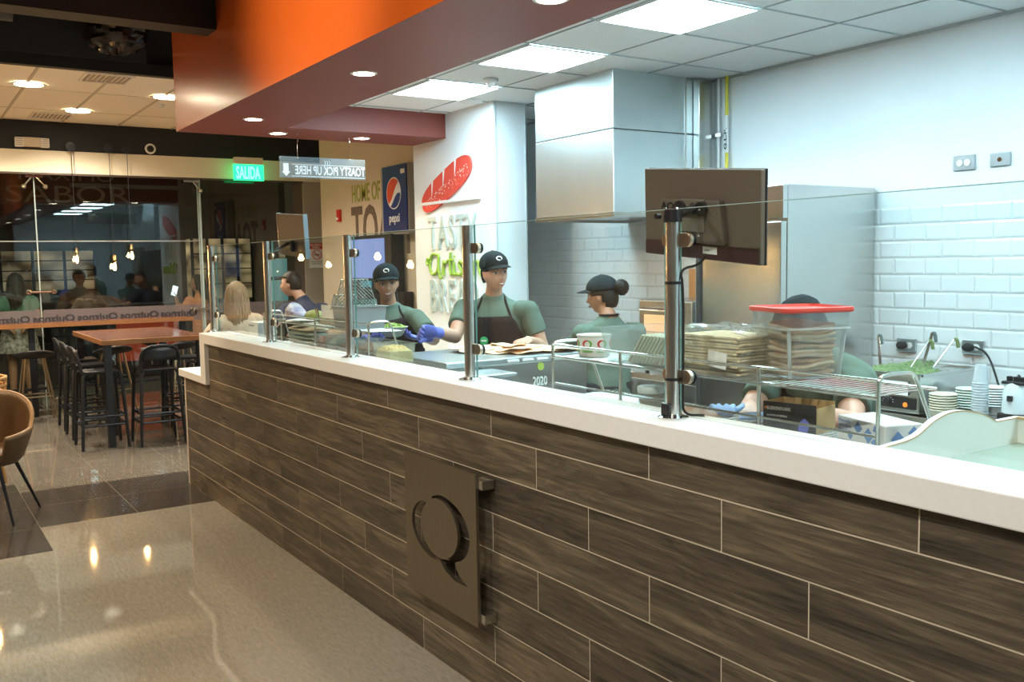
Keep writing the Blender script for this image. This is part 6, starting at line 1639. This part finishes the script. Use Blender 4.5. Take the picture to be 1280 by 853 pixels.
# unseen spots added outside the view, washing the counter front and the orange soffit
def spot(name, loc, target, energy, col, size=70, blend=.7, r=.08):
    l = bpy.data.lights.new(name, 'SPOT'); l.energy = energy; l.color = col; l.spot_size = D(size); l.spot_blend = blend; l.shadow_soft_size = r
    o = bpy.data.objects.new(name, l); COL.objects.link(o); o.location = loc
    o.rotation_euler = (Vector(target) - Vector(loc)).to_track_quat('-Z', 'Y').to_euler(); return o
WARM = (1, .80, .56)
spot('unseen_spot', (-3.5, -2.0, 3.05), (-3.75, .14, 3.15), 190, (1, .76, .48), 62, 1.)
spot('unseen_spot', (-1.6, -2.4, 3.5), (-2.2, .14, 3.2), 150, (1, .74, .45), 60, .9)
for x, en, cl in ((-5.8, 170, WARM), (-3.8, 170, WARM), (-1.8, 150, (1, .90, .74)), (.2, 190, (1, .99, .95))):
    spot('unseen_spot', (x, -2.6, 4.0), (x, -.5, .2), en, cl, 85, .8)
spot('unseen_spot', (1.6, -3.0, 3.6), (-.8, 0, .6), 120, (1, .92, .8), 80, .9, .3)
area('mall_glow', (-15.5, 1.5, 3.3), (-15.5, 1.5, 0), 5, 40, (1, .8, .6), 6)
# pieces of parts go one level deeper
DEEP = {'door_handle': 'door', 'door_gasket': 'door', 'knob': 'control_panel', 'pilot_light': 'control_panel', 'dial_marks': 'control_panel', 'glass_disc': 'clamp_plate', 'filament': 'bulb', 'badge_band': 'round_badge', 'iris': 'eye_white',
        'cap_logo': 'cap_crown', 'cap_brim': 'cap_crown', 'oven_window': 'oven_body', 'oven_handle': 'oven_body', 'globe_white': 'blue_face', 'globe_red': 'blue_face', 'globe_blue': 'blue_face', 'small_notice': 'blue_face', 'pull_bar': 'alarm_body',
        'lens': 'trim_ring', 'bracket_lug': 'mounting_plate', 'screw': 'mounting_plate', 'rating_label': 'lower_band', 'plug': 'cover_plate', 'socket_face': 'cover_plate', 'knockout': 'cover_plate', 'blue_print': 'carton', 'orange_dot': 'black_front',
        'printed_hand': 'black_front', 'plywood_edge': 'curved_side', 'back_edge': 'back_panel', 'white_vent_slot': 'top_slab', 'green_sticker': 'unit_body', 'piping': 'shell_back', 'edge_band': 'table_top', 'front_edge': 'bar_top', 'louvre': 'lamp_head',
        'arrow': 'acrylic_panel', 'ruled_lines': 'acrylic_panel', 'steam_mark': 'acrylic_panel', 'score_mark': 'baguette', 'flour_specks': 'baguette', 'red_header': 'sheet', 'red_ring': 'sheet', 'cigarette': 'sheet', 'green_band': 'sheet', 'pale_band': 'sheet',
        'neck_strap': 'apron', 'waist_strap': 'apron', 'hair_bun': 'hair', 'long_strands': 'hair', 'switch': 'upper_housing', 'coupling_knob': 'top_plate', 'screen': 'screen_housing', 'lit_buttons': 'screen_housing', 'polished_side_edge': 'pane', 'polished_top_edge': 'pane', 'logo_stroke': 'tub_body', 'lens_dome': 'ring', 'panel_joint': 'hood_body', 'side_strip': 'hood_body', 'moulded_handle': 'container_wall', 'moulded_ledge': 'container_wall', 'corner_rib': 'container_wall', 'end_trim': 'plank_cladding',
        'lettering': ('blue_face', 'sign_box', 'acrylic_panel', 'fascia_board', 'carton', 'unit_body', 'electronics_bulge', 'tub_body', 'sheet', 'label_band')}
I4 = Matrix.Identity(4)
def cen(o): return sum((Vector(q) for q in o.bound_box), Vector()) / 8
byp = {}
for o in bpy.data.objects:
    if o.parent is not None: byp.setdefault(o.parent, []).append(o)
for root, ch in list(byp.items()):
    if root.parent is not None or root.get('kind') == 'structure': continue
    for o in ch:
        want = DEEP.get(o.name.split('.')[0])
        if not want: continue
        for wn in (want if isinstance(want, tuple) else (want,)):
            cand = [p for p in ch if p is not o and p.name.split('.')[0] == wn and p.location.length < 1e-6 and abs(p.rotation_euler.z) < 1e-6 and o not in byp]
            if cand:
                o.parent = min(cand, key=lambda p: (cen(p) - cen(o)).length); break
# ================================================================== COLOUR
SC.view_settings.view_transform = 'Standard'; SC.view_settings.look = 'None'; SC.view_settings.gamma = 1; SC.view_settings.use_curve_mapping = False
SC.view_settings.exposure = 0.55
cy = SC.cycles
cy.use_denoising = True; cy.max_bounces = 9; cy.transparent_max_bounces = 40; cy.glossy_bounces = 5; cy.diffuse_bounces = 6
cy.caustics_reflective = False; cy.caustics_refractive = False; cy.sample_clamp_indirect = 6
